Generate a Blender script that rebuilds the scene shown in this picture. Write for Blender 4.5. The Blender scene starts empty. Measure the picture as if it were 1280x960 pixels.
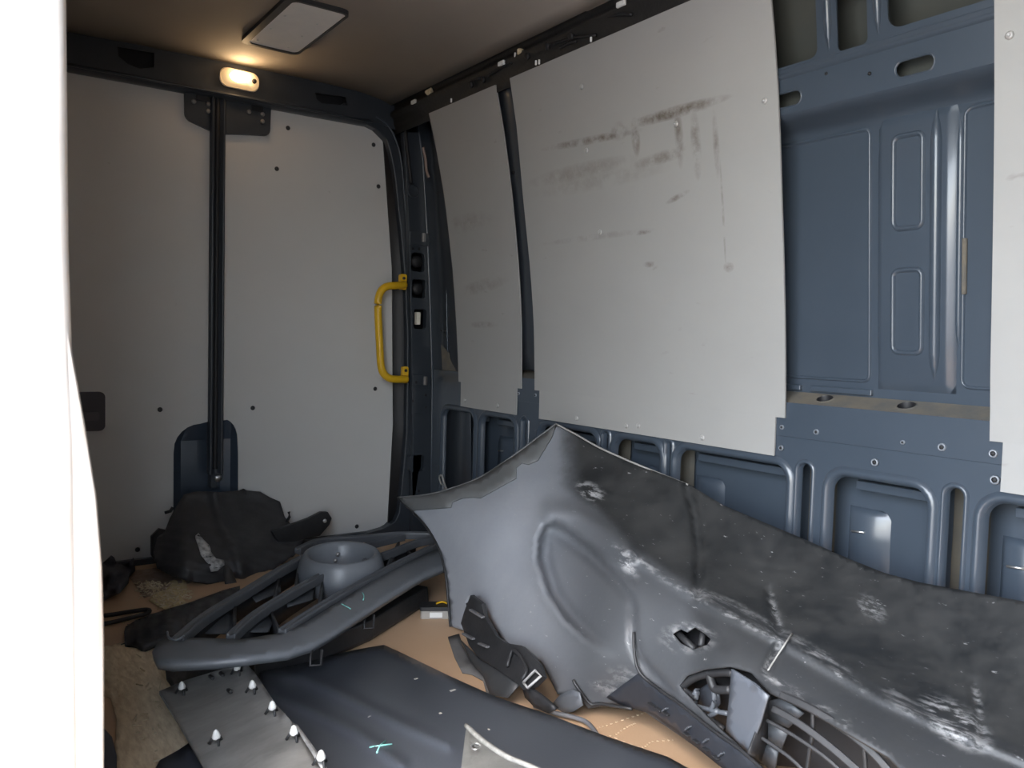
import bpy, bmesh, math, random
import numpy as np
from mathutils import Vector, Matrix
from mathutils.geometry import tessellate_polygon, delaunay_2d_cdt
random.seed(7); rng = np.random.default_rng(7)
S = bpy.context.scene
COL = S.collection
PI = math.pi

# ------------------------------------------------------------------ camera
# world: X towards the front of the van (rear doors at X=0), Y towards the panelled side wall (Y=0), floor Z=0
FPX = 1027.75
CAMP = np.array([3.35, -1.79, 0.896])
YAW, PIT, ROL = [math.radians(a) for a in (34.8415, -3.1177, 1.536)]
fw = np.array([-math.cos(YAW)*math.cos(PIT), math.sin(YAW)*math.cos(PIT), math.sin(PIT)])
r0 = np.cross(fw, [0, 0, 1]); r0 /= np.linalg.norm(r0); u0 = np.cross(r0, fw)
rt = r0*math.cos(ROL)+u0*math.sin(ROL); up = -r0*math.sin(ROL)+u0*math.cos(ROL)
cd = bpy.data.cameras.new('camera'); cam = bpy.data.objects.new('camera', cd); COL.objects.link(cam)
cam.matrix_world = Matrix(((rt[0], up[0], -fw[0], CAMP[0]), (rt[1], up[1], -fw[1], CAMP[1]), (rt[2], up[2], -fw[2], CAMP[2]), (0, 0, 0, 1)))
cd.sensor_width = 36; cd.lens = 36*FPX/1280; cd.clip_start = 0.02
cd.dof.use_dof = True; cd.dof.focus_distance = 2.7; cd.dof.aperture_fstop = 10
S.camera = cam

# ------------------------------------------------------------------ light
w = bpy.data.worlds.new('sky'); S.world = w; w.use_nodes = True
nt = w.node_tree; bg = nt.nodes['Background']
sky = nt.nodes.new('ShaderNodeTexSky'); sky.sky_type = 'NISHITA'; sky.sun_disc = False
sky.sun_elevation = math.radians(55); sky.sun_rotation = math.radians(150); sky.air_density = 1.2; sky.dust_density = 3.0
mixn = nt.nodes.new('ShaderNodeMix'); mixn.data_type = 'RGBA'; mixn.inputs[0].default_value = 0.42
mixn.inputs[7].default_value = (6.3, 6.9, 7.6, 1)        # thin bright cloud over the blue
nt.links.new(sky.outputs[0], mixn.inputs[6]); nt.links.new(mixn.outputs[2], bg.inputs[0])
bg.inputs[1].default_value = 0.8
sl = bpy.data.lights.new('sun', 'SUN'); sl.energy = 7; sl.angle = 0.02; sl.color = (1, .93, .84)
so = bpy.data.objects.new('sun', sl); COL.objects.link(so)
so.rotation_euler = Vector((.55, -.10, .83)).to_track_quat('Z', 'Y').to_euler()
pl = bpy.data.lights.new('door_portal', 'AREA'); pl.shape = 'RECTANGLE'; pl.size = 1.48; pl.size_y = 1.85; pl.cycles.is_portal = True
po = bpy.data.objects.new('door_portal', pl); COL.objects.link(po)
po.location = (2.94, -1.93, .93); po.rotation_euler = Vector((0, -1, 0)).to_track_quat('Z', 'Y').to_euler()
S.view_settings.view_transform = 'Standard'; S.view_settings.look = 'None'; S.view_settings.gamma = 1
S.view_settings.exposure = 1.42

# ------------------------------------------------------------------ helpers
def ray(x, y):
    return rt*((x-640)/FPX) - up*((y-480)/FPX) + fw
def hX(x, y, v): d = ray(x, y); return CAMP+d*(v-CAMP[0])/d[0]
def hY(x, y, v): d = ray(x, y); return CAMP+d*(v-CAMP[1])/d[1]
def hZ(x, y, v): d = ray(x, y); return CAMP+d*(v-CAMP[2])/d[2]
def yprof(z): return 0.0 if z < .7 else -.133*(z-.7)**1.276
def hW(x, y, off=0.0):                          # a ray meeting the curved lining of the side wall
    v = 0.0
    for i in range(12): p = hY(x, y, v); v = yprof(p[2])+off
    return p

MATS = {}
def mat(name, col, rough=.6, metal=0.0, col2=None, scale=8, stretch=(1, 1, 1), amt=.5, bump=0, bscale=None, spec=.5, coat=0, emit=None, es=0):
    if name in MATS: return MATS[name]
    m = bpy.data.materials.new(name); m.use_nodes = True; n = m.node_tree.nodes; L = m.node_tree.links
    b = n['Principled BSDF']; b.inputs['Base Color'].default_value = (*col, 1); b.inputs['Roughness'].default_value = rough
    b.inputs['Metallic'].default_value = metal; b.inputs['Specular IOR Level'].default_value = spec; b.inputs['Coat Weight'].default_value = coat
    b.inputs['Coat Roughness'].default_value = .12
    tc = n.new('ShaderNodeTexCoord'); mp = n.new('ShaderNodeMapping'); mp.inputs['Scale'].default_value = stretch
    L.new(tc.outputs['Object'], mp.inputs['Vector'])
    if col2:
        t = n.new('ShaderNodeTexNoise'); t.inputs['Scale'].default_value = scale; t.inputs['Detail'].default_value = 7; t.inputs['Roughness'].default_value = .62
        L.new(mp.outputs[0], t.inputs['Vector'])
        r = n.new('ShaderNodeValToRGB'); r.color_ramp.elements[0].position = .5-amt/2; r.color_ramp.elements[1].position = .5+amt/2
        r.color_ramp.elements[0].color = (*col, 1); r.color_ramp.elements[1].color = (*col2, 1)
        L.new(t.outputs[0], r.inputs[0]); L.new(r.outputs[0], b.inputs['Base Color'])
    if bump:
        t2 = n.new('ShaderNodeTexNoise'); t2.inputs['Scale'].default_value = bscale or scale*6; t2.inputs['Detail'].default_value = 4
        L.new(mp.outputs[0], t2.inputs['Vector'])
        bp = n.new('ShaderNodeBump'); bp.inputs['Strength'].default_value = bump; bp.inputs['Distance'].default_value = .004
        L.new(t2.outputs[0], bp.inputs['Height']); L.new(bp.outputs[0], b.inputs['Normal'])
    if emit:
        b.inputs['Emission Color'].default_value = (*emit, 1); b.inputs['Emission Strength'].default_value = es
    MATS[name] = m
    return m

def thing(name, label, cat, loc=(0, 0, 0), group=None, kind=None):
    o = bpy.data.objects.new(name, None); COL.objects.link(o); o.location = loc; o.empty_display_size = .05
    tag(o, label, cat, group, kind); return o
def tag(o, label=None, cat=None, group=None, kind=None):
    if label: o['label'] = label
    if cat: o['category'] = cat
    if group: o['group'] = group
    if kind: o['kind'] = kind
    return o
def wloc(o):
    v = Vector((0, 0, 0))
    while o is not None: v += o.location; o = o.parent
    return v
def mesh(name, verts, faces, m, parent=None, smooth=False, bevel=0, solid=0, sub=0, off=-1, normals=True):
    verts = [Vector(v) for v in verts]
    if parent is None:
        lo = [min(v[i] for v in verts) for i in range(3)]; hi = [max(v[i] for v in verts) for i in range(3)]
        org = Vector(((lo[0]+hi[0])/2, (lo[1]+hi[1])/2, lo[2])); base = org
    else: org = Vector((0, 0, 0)); base = wloc(parent)
    me = bpy.data.meshes.new(name); me.from_pydata([v-base for v in verts], [], faces)
    bm = bmesh.new(); bm.from_mesh(me)
    if normals: bmesh.ops.recalc_face_normals(bm, faces=bm.faces)
    bm.to_mesh(me); bm.free()
    me.materials.append(m)
    if smooth:
        me.shade_smooth()
    o = bpy.data.objects.new(name, me); COL.objects.link(o); o.parent = parent; o.location = org
    if solid: s = o.modifiers.new('thickness', 'SOLIDIFY'); s.thickness = solid; s.offset = off
    if bevel: s = o.modifiers.new('edge', 'BEVEL'); s.width = bevel; s.segments = 2; s.limit_method = 'ANGLE'; s.angle_limit = math.radians(40)
    if sub: s = o.modifiers.new('sub', 'SUBSURF'); s.levels = sub; s.render_levels = sub
    return o
def box(name, lo, hi, m, parent=None, bevel=.003):
    x0, y0, z0 = lo; x1, y1, z1 = hi
    v = [(x, y, z) for x in (x0, x1) for y in (y0, y1) for z in (z0, z1)]
    return mesh(name, v, [(0, 1, 3, 2), (4, 6, 7, 5), (0, 4, 5, 1), (2, 3, 7, 6), (0, 2, 6, 4), (1, 5, 7, 3)], m, parent, bevel=bevel)
def rrect(x0, y0, x1, y1, r, n=5):
    out = []
    for cx, cy, a in ((x1-r, y0+r, -PI/2), (x1-r, y1-r, 0), (x0+r, y1-r, PI/2), (x0+r, y0+r, PI)):
        out += [(cx+r*math.cos(a+k*PI/2/n), cy+r*math.sin(a+k*PI/2/n)) for k in range(n+1)]
    return out
def circ(x, y, r, n=12, ry=None): return [(x+r*math.cos(2*PI*k/n), y+(ry or r)*math.sin(2*PI*k/n)) for k in range(n)]
def plate(name, loops, f, t, m, parent=None, bevel=0, smooth=False):
    """a sheet of thickness t cut to loops[0] with holes loops[1:]; f(u, v, w) places it, w = height over the face"""
    flat = [p for l in loops for p in l]; n = len(flat)
    tri = tessellate_polygon([[Vector((p[0], p[1], 0)) for p in l] for l in loops])
    v = [f(p[0], p[1], 0) for p in flat]+[f(p[0], p[1], -t) for p in flat]
    fc = [tuple(q) for q in tri]+[tuple(i+n for i in reversed(q)) for q in tri]
    k = 0
    for l in loops:
        for i in range(len(l)):
            a, b = k+i, k+(i+1) % len(l); fc.append((a, b, b+n, a+n))
        k += len(l)
    return mesh(name, v, fc, m, parent, bevel=bevel, smooth=smooth)
def inset(loop, d):
    n = len(loop); P = [Vector(p) for p in loop]; A = sum(P[i].x*P[(i+1) % n].y-P[(i+1) % n].x*P[i].y for i in range(n)); s = 1 if A > 0 else -1
    out = []
    for i in range(n):
        e = (P[(i+1) % n]-P[i-1]); e.normalize(); out.append(tuple(P[i]+Vector((-e.y, e.x))*s*d))
    return out
def ridge_ring(name, loop, wd, h, f, m, parent, sink=0.0):
    Ls = [(loop, -.002), (inset(loop, wd*.3), h), (inset(loop, wd*.7), h), (inset(loop, wd), -.002-sink)]
    n = len(loop); v = [f(p[0], p[1], q) for l, q in Ls for p in l]; fc = []
    for k in range(3):
        for i in range(n): a = k*n+i; b = k*n+(i+1) % n; fc.append((a, b, b+n, a+n))
    return mesh(name, v, fc, m, parent, smooth=True)
def smoothpts(P, n=6):
    P = [Vector(p) for p in P]; out = []
    for i in range(len(P)-1):
        a = P[max(i-1, 0)]; b = P[i]; c = P[i+1]; d = P[min(i+2, len(P)-1)]
        for k in range(n):
            t = k/n; out.append(.5*((2*b)+(c-a)*t+(2*a-5*b+4*c-d)*t*t+(3*b-a-3*c+d)*t**3))
    out.append(P[-1]); return out
def sweep(name, P, sec, m, parent=None, upv=(0, 0, 1), smooth=True, taper=None, bevel=0):
    """sweep a closed 2D section (side, up) along points"""
    P = [Vector(p) for p in P]; n = len(sec); v = []; fc = []
    for i, p in enumerate(P):
        t = (P[min(i+1, len(P)-1)]-P[max(i-1, 0)]).normalized(); u = Vector(upv); s = t.cross(u)
        if s.length < 1e-4: s = t.cross(Vector((1, 0, 0)))
        s.normalize(); u = s.cross(t); k = taper(i/(len(P)-1)) if taper else 1
        v += [p+s*a*k+u*b*k for a, b in sec]
    for i in range(len(P)-1):
        for k in range(n): a = i*n+k; b = i*n+(k+1) % n; fc.append((a, b, b+n, a+n))
    fc.append(tuple(range(n))); fc.append(tuple(range((len(P)-1)*n, len(P)*n)))
    return mesh(name, v, fc, m, parent, smooth=smooth, bevel=bevel)
def tube(name, P, r, m, parent=None, n=8, taper=None): return sweep(name, P, circ(0, 0, r, n), m, parent, taper=taper)
def bar(name, P, wd, h, m, parent=None, upv=(0, 0, 1)): return sweep(name, P, [(-wd/2, -h/2), (wd/2, -h/2), (wd/2, h/2), (-wd/2, h/2)], m, parent, upv, smooth=False, bevel=.0025)
def lathe(name, prof, c, m, parent=None, axis=(0, 0, 1), n=24, smooth=True):
    ax = Vector(axis).normalized(); q = ax.to_track_quat('Z', 'Y'); c = Vector(c); v = []; fc = []
    for r, h in prof: v += [c+q @ Vector((r*math.cos(2*PI*k/n), r*math.sin(2*PI*k/n), h)) for k in range(n)]
    for i in range(len(prof)-1):
        for k in range(n): a = i*n+k; b = i*n+(k+1) % n; fc.append((a, b, b+n, a+n))
    fc.append(tuple(range(n))); fc.append(tuple(range((len(prof)-1)*n, len(prof)*n)))
    return mesh(name, v, fc, m, parent, smooth=smooth)
def screw(c, axis, r, m, parent, name='screw'):
    return lathe(name, [(r, -.002), (r, .001), (r*.75, .003), (r*.3, .004), (r*.28, .0015)], c, m, parent, axis, n=10)

def pip(p, poly):
    x, y = p; c = False; n = len(poly)
    for i in range(n):
        x1, y1 = poly[i]; x2, y2 = poly[i-1]
        if (y1 > y) != (y2 > y) and x < (x2-x1)*(y-y1)/(y2-y1)+x1: c = not c
    return c
_SEG = {}
def pdist(p, poly, closed=True):
    key = (id(poly), closed)
    if key not in _SEG or _SEG[key][0] is not poly:
        A = np.array(poly, float); B = np.roll(A, -1, 0)
        if not closed: A = A[:-1]; B = B[:-1]
        _SEG[key] = (poly, A, B-A, np.maximum(((B-A)**2).sum(1), 1e-9))
    _, A, D, Q = _SEG[key]; w_ = np.array((p[0], p[1]), float)-A
    t = np.clip((w_*D).sum(1)/Q, 0, 1)[:, None]; e_ = w_-t*D
    return float(np.sqrt((e_*e_).sum(1).min()))
def dens(loop, s):
    out = []
    for i in range(len(loop)):
        a = np.array(loop[i], float); b = np.array(loop[(i+1) % len(loop)], float); k = max(1, int(np.linalg.norm(b-a)/s))
        out += [tuple(a+(b-a)*j/k) for j in range(k)]
    return out
def tps(ctrl, lam=2.0):
    P = np.array([c[:2] for c in ctrl], float)/100; v = np.array([c[2] for c in ctrl], float); n = len(P)
    K = lambda d: np.where(d > 1e-9, d*d*np.log(np.maximum(d, 1e-9)), 0)
    A = np.zeros((n+3, n+3)); A[:n, :n] = K(np.linalg.norm(P[:, None]-P[None], axis=2))+np.eye(n)*lam*.01
    A[:n, n] = 1; A[:n, n+1:] = P; A[n, :n] = 1; A[n+1:, :n] = P.T
    c = np.linalg.solve(A, np.concatenate([v, np.zeros(3)]))
    def f(x, y):
        q = np.array([x, y], float)/100; return float(K(np.linalg.norm(P-q, axis=1)) @ c[:n]+c[n]+c[n+1:] @ q)
    return f
def sheet(name, outline, place, m, parent=None, step=8, solid=.004, holes=(), attrs=None, smooth=True, bevel=0):
    """a curved sheet: outline traced in pixels, place(x, y) gives the point in the room where it lies"""
    O = dens(outline, step); pts = [Vector(p) for p in O]; n = len(pts); edges = [(i, (i+1) % n) for i in range(n)]
    for h in holes:
        H = dens(h, step); k = len(pts); pts += [Vector(p) for p in H]; edges += [(k+i, k+(i+1) % len(H)) for i in range(len(H))]
    xs = [p[0] for p in O]; ys = [p[1] for p in O]; y = min(ys)+step*.5; j = 0
    while y < max(ys):
        x = min(xs)+step*(.5 if j % 2 else 0)
        while x < max(xs):
            if pip((x, y), outline) and pdist((x, y), outline) > step*.5 and all(pdist((x, y), h) > step*.5 for h in holes): pts.append(Vector((x, y)))
            x += step
        y += step*.87; j += 1
    vv, ee, ff, *_ = delaunay_2d_cdt(pts, edges, [], 0, 1e-4)
    fc = []
    for t in ff:
        c = sum((Vector(vv[i]) for i in t), Vector((0, 0)))/len(t)
        if pip(c, outline) and not any(pip(c, h) for h in holes): fc.append(tuple(t))
    P3 = [Vector(place(p[0], p[1])) for p in vv]
    used = sorted({i for t in fc for i in t}); mp = {i: k for k, i in enumerate(used)}
    # faces look to the viewer's side so that the thickness goes behind
    out = []
    for t in fc:
        a, b, c = [P3[i] for i in t[:3]]; nrm = (b-a).cross(c-a)
        out.append(tuple(mp[i] for i in (t if nrm.dot(Vector(CAMP)-a) > 0 else t[::-1])))
    o = mesh(name, [P3[i] for i in used], out, m, parent, smooth=smooth, solid=solid, normals=False, bevel=bevel)
    if attrs:
        for an, fn in attrs.items():
            at = o.data.attributes.new(an, 'FLOAT', 'POINT')
            for k, i in enumerate(used): at.data[k].value = fn(vv[i][0], vv[i][1])
    return o
def loft(name, rows, m, parent=None, smooth=True, solid=0, bevel=0, off=-1):
    n = len(rows[0]); v = [p for r in rows for p in r]; fc = []
    for i in range(len(rows)-1):
        for k in range(n-1): a = i*n+k; fc.append((a, a+1, a+n+1, a+n))
    return mesh(name, v, fc, m, parent, smooth=smooth, solid=solid, bevel=bevel, off=off)
sm = lambda t: (lambda q: q*q*(3-2*q))(min(max(t, 0), 1))

# ------------------------------------------------------------------ materials
BLUE = mat('blue_grey_paint', (.044, .058, .077), .3, col2=(.052, .067, .088), scale=5, coat=.35)
DARKP = mat('dark_pillar_paint', (.030, .037, .047), .36, col2=(.04, .046, .055), scale=9, coat=.2)
BLACK = mat('black_plastic', (.014, .015, .017), .5, col2=(.03, .03, .032), scale=14, bump=.15)
RUBBER = mat('black_rubber', (.012, .012, .014), .55)
DUST = mat('dusty_paint', (.16, .135, .10), .9, col2=(.09, .09, .085), scale=14, amt=.4, bump=.3)
CAV = mat('cavity_paint', (.035, .040, .036), .7, col2=(.055, .055, .044), scale=6)
STEEL = mat('bright_steel', (.6, .6, .6), .35, .9)
WHITEP = mat('white_plastic', (.72, .72, .7), .5)
GREYP = mat('grey_plastic', (.075, .083, .095), .42, col2=(.105, .115, .13), scale=7, bump=.08, bscale=120)
CEILM = mat('ceiling_lining', (.33, .30, .27), .85, col2=(.37, .335, .30), scale=3, bump=.05, bscale=200)
WHITEBODY = mat('white_body_paint', (.85, .84, .82), .35, coat=.4, col2=(.5, .43, .36), scale=40, stretch=(1, 1, .08), amt=.5)
YEL = mat('yellow_paint', (.78, .47, .015), .38, col2=(.7, .40, .012), scale=12, coat=.2)
BROWNH = mat('raw_foam', (.55, .42, .25), .95, col2=(.7, .6, .42), scale=40, bump=.6)
def stained(name, base, base2, marks, speck=.62):
    """lining board: pale resin board with scuffs (marks: x, z, half length, half height, slope, strength in metres)"""
    m = mat(name, base, .55, col2=base2, scale=2.2, stretch=(1, 1, 1.6), amt=.8, bump=.03, bscale=90)
    n = m.node_tree.nodes; L = m.node_tree.links; b = n['Principled BSDF']; src = b.inputs['Base Color'].links[0].from_socket
    tc = n['Texture Coordinate']; sx = n.new('ShaderNodeSeparateXYZ'); L.new(tc.outputs['Object'], sx.inputs[0])
    def M(op, a, c=None, clamp=False):
        q = n.new('ShaderNodeMath'); q.operation = op; q.use_clamp = clamp
        for i, s in enumerate((a, c)):
            if s is None: continue
            if isinstance(s, (int, float)): q.inputs[i].default_value = s
            else: L.new(s, q.inputs[i])
        return q.outputs[0]
    no = n.new('ShaderNodeTexNoise'); no.inputs['Scale'].default_value = 16; no.inputs['Detail'].default_value = 8; no.inputs['Roughness'].default_value = .7
    L.new(tc.outputs['Object'], no.inputs['Vector'])
    tot = None
    for (x, z, lx, lz, sl, st) in marks:
        dx = M('SUBTRACT', sx.outputs[0], x); dz = M('SUBTRACT', M('SUBTRACT', sx.outputs[2], z), M('MULTIPLY', dx, sl))
        e = M('ADD', M('POWER', M('ABSOLUTE', M('DIVIDE', dx, lx)), 2.0), M('POWER', M('ABSOLUTE', M('DIVIDE', dz, lz)), 2.0))
        g = M('MULTIPLY', M('SUBTRACT', 1.0, e, True), st); tot = g if tot is None else M('MAXIMUM', tot, g)
    k = M('MULTIPLY', M('SUBTRACT', no.outputs[0], .40), 4.5, True)
    f1 = M('MULTIPLY', tot, k, True) if tot is not None else None
    n2 = n.new('ShaderNodeTexNoise'); n2.inputs['Scale'].default_value = 26; n2.inputs['Detail'].default_value = 3
    mp = n.new('ShaderNodeMapping'); mp.inputs['Scale'].default_value = (.5, 1, 1.3); L.new(tc.outputs['Object'], mp.inputs[0]); L.new(mp.outputs[0], n2.inputs['Vector'])
    sp = M('MULTIPLY', M('SUBTRACT', n2.outputs[0], speck+.07), 5.0, True)
    fac = M('MAXIMUM', f1, M('MULTIPLY', sp, .5)) if f1 is not None else M('MULTIPLY', sp, .5)
    mx = n.new('ShaderNodeMix'); mx.data_type = 'RGBA'; L.new(fac, mx.inputs[0]); L.new(src, mx.inputs[6]); mx.inputs[7].default_value = (.085, .062, .042, 1)
    L.new(mx.outputs[2], b.inputs['Base Color'])
    return m
BOARD = stained('lining_board', (.30, .297, .288), (.345, .342, .33), [(.62, 1.1, .2, .03, .1, .35), (.55, 1.35, .2, .04, 0, .3), (.6, .95, .12, .015, 0, .4)])
DOORB = stained('door_lining_lightened', (.58, .575, .56), (.63, .625, .61), [(5, .85, .02, .03, 0, .3)], .66)  # same board as the side wall, lightened to paint in light missing at the rear
BOARD2 = stained('lining_board_stained', (.30, .297, .288), (.345, .342, .33), [
    (1.32, 1.527, .26, .014, -.05, .95), (1.68, 1.537, .22, .018, 0, 1.0), (1.53, 1.50, .02, .06, 0, .8), (1.46, 1.53, .05, .03, 0, .6),
    (1.70, 1.47, .018, .09, 0, .7), (1.76, 1.44, .02, .10, 0, .7), (1.83, 1.43, .012, .10, 0, .5), (1.84, 1.25, .005, .17, 0, .55), (1.85, 1.105, .02, .015, 0, .7),
    (1.62, 1.425, .14, .02, .05, .55), (1.25, 1.44, .3, .03, .0, .38), (1.35, 1.40, .36, .03, 0, .25), (1.52, 1.225, .05, .008, 0, .8),
    (1.68, 1.31, .05, .01, .25, .7), (1.30, 1.23, .3, .012, 0, .3), (1.55, 1.13, .03, .01, 0, .7)], .63)

# ------------------------------------------------------------------ the van: floor, ceiling, far walls
FLOORM = mat('brown_floor_ply', (.50, .33, .20), .5, col2=(.58, .40, .26), scale=3, amt=.7, bump=.06, bscale=160)
floor = box('floor', (-.06, -1.80, -.05), (4.6, .12, 0), FLOORM, None, 0)
tag(floor, 'brown coated plywood floor of the van, worn through near the doors', 'floor', kind='structure')
ground = box('ground', (-8, -14, -.75), (12, 6, -.65), mat('outdoor_asphalt', (.2, .2, .2), .9, col2=(.24, .24, .24), scale=2), None, 0)
tag(ground, 'dark asphalt outside the van', 'ground', kind='structure')
yc = [-1.62, -1.5, -1.2, -.88, -.55, -.32, -.22, -.17]; zc = [1.905, 1.93, 1.938, 1.942, 1.942, 1.936, 1.922, 1.905]
ceil = loft('ceiling', [[(x, y, z) for y, z in zip(yc, zc)] for x in (-.02, 1.32, 2.6, 4.6)], CEILM, None, solid=.02, off=0)
tag(ceil, 'smooth brown-grey ceiling lining of the van', 'ceiling', kind='structure')
roof = box('trim_1', (-.1, -1.9, 2.02), (4.7, .2, 2.04), WHITEBODY, None, 0); tag(roof, 'outer roof sheet above the ceiling lining', 'roof', kind='structure')
wl = thing('wall_left', 'side of the van with the open sliding doorway', 'wall', (0, 0, 0), kind='structure')
box('side_panel', (-.06, -1.84, 0), (2.12, -1.78, 2.02), BLUE, wl); box('side_panel', (3.68, -1.9, 0), (4.7, -1.76, 2.02), BLUE, wl)
box('lining_board', (.05, -1.778, .08), (2.08, -1.77, 1.8), mat('bulkhead', (0, 0, 0)), wl, 0); box('door_header', (2.1, -1.9, 1.86), (3.70, -1.72, 2.02), BLUE, wl)
wf = box('wall_front', (4.6, -1.9, -.05), (4.68, .2, 2.02), mat('bulkhead', (.6, .6, .59), .7), None, 0); tag(wf, 'grey cab bulkhead at the front of the load space', 'wall', kind='structure')

bounce_step = box('trim_7', (2.15, -1.9, -.045), (3.68, -1.66, .004), mat('bounce_step_black', (.03, .03, .032), .8, bump=.3, col2=(.04, .04, .04)), None); tag(bounce_step, 'unseen black step added inside the sliding doorway to cut warm sun bounce', 'step', kind='structure')  # unseen, added to stop warm sunlight bouncing off the floor
# bright sunlit edge of the doorway
pe = thing('trim_2', 'overexposed sunlit white body edge of the sliding doorway', 'door pillar', (2.2, -1.8, 0), kind='structure')
EY = [(2.0, -1.666), (1.645, -1.665), (.996, -1.661), (.848, -1.657), (.755, -1.653), (.607, -1.651), (.347, -1.649), (-.1, -1.646), (-.45, -1.645)]
PX = 2.2
loft('pillar_skin', [[(PX-.10, y+.012, z), (PX-.014, y+.003, z), (PX, y-.006, z), (PX+.005, y-.022, z), (PX-.008, y-.033, z), (PX+.005, y-.048, z), (PX, y-.075, z), (PX-.015, y-.092, z), (PX+.02, y-.13, z), (PX, -1.93, z), (PX-.1, -1.93, z)] for z, y in EY], WHITEBODY, pe)
SE = [(.965, -1.668), (.866, -1.6546), (.774, -1.640), (.681, -1.627), (.588, -1.620), (.495, -1.618), (.254, -1.618), (-.05, -1.618), (-.3, -1.618)]
loft('door_edge_flange', [[(PX-.045, y-.035, z), (PX-.012, y, z), (PX-.005, y-.003, z), (PX-.005, y-.035, z)] for z, y in SE], WHITEBODY, pe)

# ------------------------------------------------------------------ rear doors
SKX = -.05
def fX(x): return lambda u, v, q: (x+q, u, v)
DSC = mat('black_fastener', (.02, .02, .022), .4)
SKIN = mat('door_skin_blue', (.045, .062, .088), .3, col2=(.06, .08, .11), scale=4, coat=.4)
d1 = thing('door_1', 'rear door leaf with grey lining and inner handle, hinged at the doorway side', 'door', (0, -1.3, 0), kind='structure')
d2 = thing('door_2', 'rear door leaf with grey lining beside the yellow grab handle', 'door', (0, -.45, 0), kind='structure')
def arc(cx, cy, r, a0, a1, n=6, ry=None): return [(cx+r*math.cos(math.radians(a0+(a1-a0)*k/n)), cy+(ry or r)*math.sin(math.radians(a0+(a1-a0)*k/n))) for k in range(n+1)]
L1 = [(-1.76, .02), (-1.05, .02), (-1.05, .42)]+arc(-.95, .43, .1, 180, 90)[1:]+[(-.888, .545), (-.888, 1.83), (-1.76, 1.83)]
L2 = [(-.872, .55), (-.868, .54)]+arc(-.86, .46, .055, 90, 0, 6, .085)[1:]+[(-.802, .40), (-.797, .02), (-.25, .02)]+arc(-.22, .17, .15, -90, 0)+[(-.03, .6), (-.03, 1.5)]+arc(-.18, 1.66, .15, 0, 80)+[(-.3, 1.83), (-.872, 1.83)]
p1 = plate('lining_panel', [L1], fX(.0), .006, DOORB, d1, bevel=.001); p2 = plate('lining_panel', [L2], fX(.0), .006, DOORB, d2, bevel=.001)
for d, a, b in ((d1, -1.78, -.89), (d2, -.89, .115)): box('door_skin', (SKX-.02, a, -.05), (SKX, b, 2.03), SKIN, d, 0)
for p, L in ((p1, [(200, 512), (172, 687)]), (p2, [(360, 160), (346, 211), (467, 181), (473, 233), (316, 510), (469, 486), (446, 658)])):
    for x, y in L: screw(hX(x, y, .0), (1, 0, 0), .0095, DSC, p)
# lower latch pocket behind the cut-outs
for d, a, b, s in ((d1, -1.05, -.92, 1), (d2, -.86, -.797, -1)):
    loft('latch_pocket', [[(-.002, a if s > 0 else b, z), (SKX+.012, (a+.035 if s > 0 else b-.025), z), (SKX+.004, (b if s > 0 else a), z)] for z in (.02, .2, .38, .40, .46)]+[[(-.004, a+.02 if s > 0 else b-.02, .55), (-.004, (a+b)/2, .56), (-.004, b if s > 0 else a, .56)]], SKIN, d, smooth=False)
# meeting edge of the leaves: channel with rubber seal
e = .896
loft('seal_channel', [[(-.01, -e-.027, z), (.026, -e-.026, z), (.030, -e-.018, z), (.016, -e-.012, z), (.016, -e+.008, z), (.034, -e+.016, z), (.036, -e+.024, z), (-.01, -e+.028, z)] for z in (.33, .6, 1.2, 1.83)], DARKP, d2)
loft('rubber_seal', [[(.012, -e-.012, z), (.024, -e-.008, z), (.026, -e, z), (.022, -e+.006, z), (.012, -e+.009, z)] for z in (.35, .6, 1.2, 1.83)], RUBBER, d2)
loft('lock_rod', [[(SKX, -e-.012, z), (-.002, -e-.012, z), (-.002, -e+.012, z), (SKX, -e+.012, z)] for z in (.27, .33, .5)], DARKP, d2, smooth=False)
lathe('lock_catch', [(.012, 0), (.016, .01), (.016, .03), (.006, .034)], hX(270, 596, -.03), STEEL, d2, (1, 0, 0), 12)
# upper latch plates
pl1 = plate('latch_plate', [[(-.925, 1.82), (-1.02, 1.82), (-1.018, 1.725)]+arc(-.985, 1.725, .033, 180, 260, 4)+[(-.925, 1.672)]], fX(.014), .014, DARKP, d1, bevel=.004)
pl2 = plate('latch_plate', [[(-.865, 1.82), (-.865, 1.668), (-.74, 1.684)]+arc(-.715, 1.712, .026, -80, 0, 4)+[(-.686, 1.82)]], fX(.014), .014, DARKP, d2, bevel=.004)
BOLT = mat('dull_bolt', (.22, .22, .22), .45, .4)
for p, L in ((pl1, [(242, 127), (260, 130), (260, 139)]), (pl2, [(311, 140), (328, 143), (328, 152)])):
    for x, y in L: lathe('bolt', [(.009, 0), (.009, .004), (.006, .006)], hX(x, y, .014), BOLT, p, (1, 0, 0), 10)
for p, x, y in ((pl1, 255, 117), (pl2, 323, 130)):
    c = hX(x, y, .016); box('latch_bracket', (c[0], c[1]-.03, c[2]-.004), (c[0]+.012, c[1]+.03, c[2]+.004), BOLT, p); box('latch_slot', (c[0]-.004, c[1]-.028, c[2]-.03), (c[0]+.002, c[1]+.02, c[2]-.006), RUBBER, p, .002)
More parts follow.
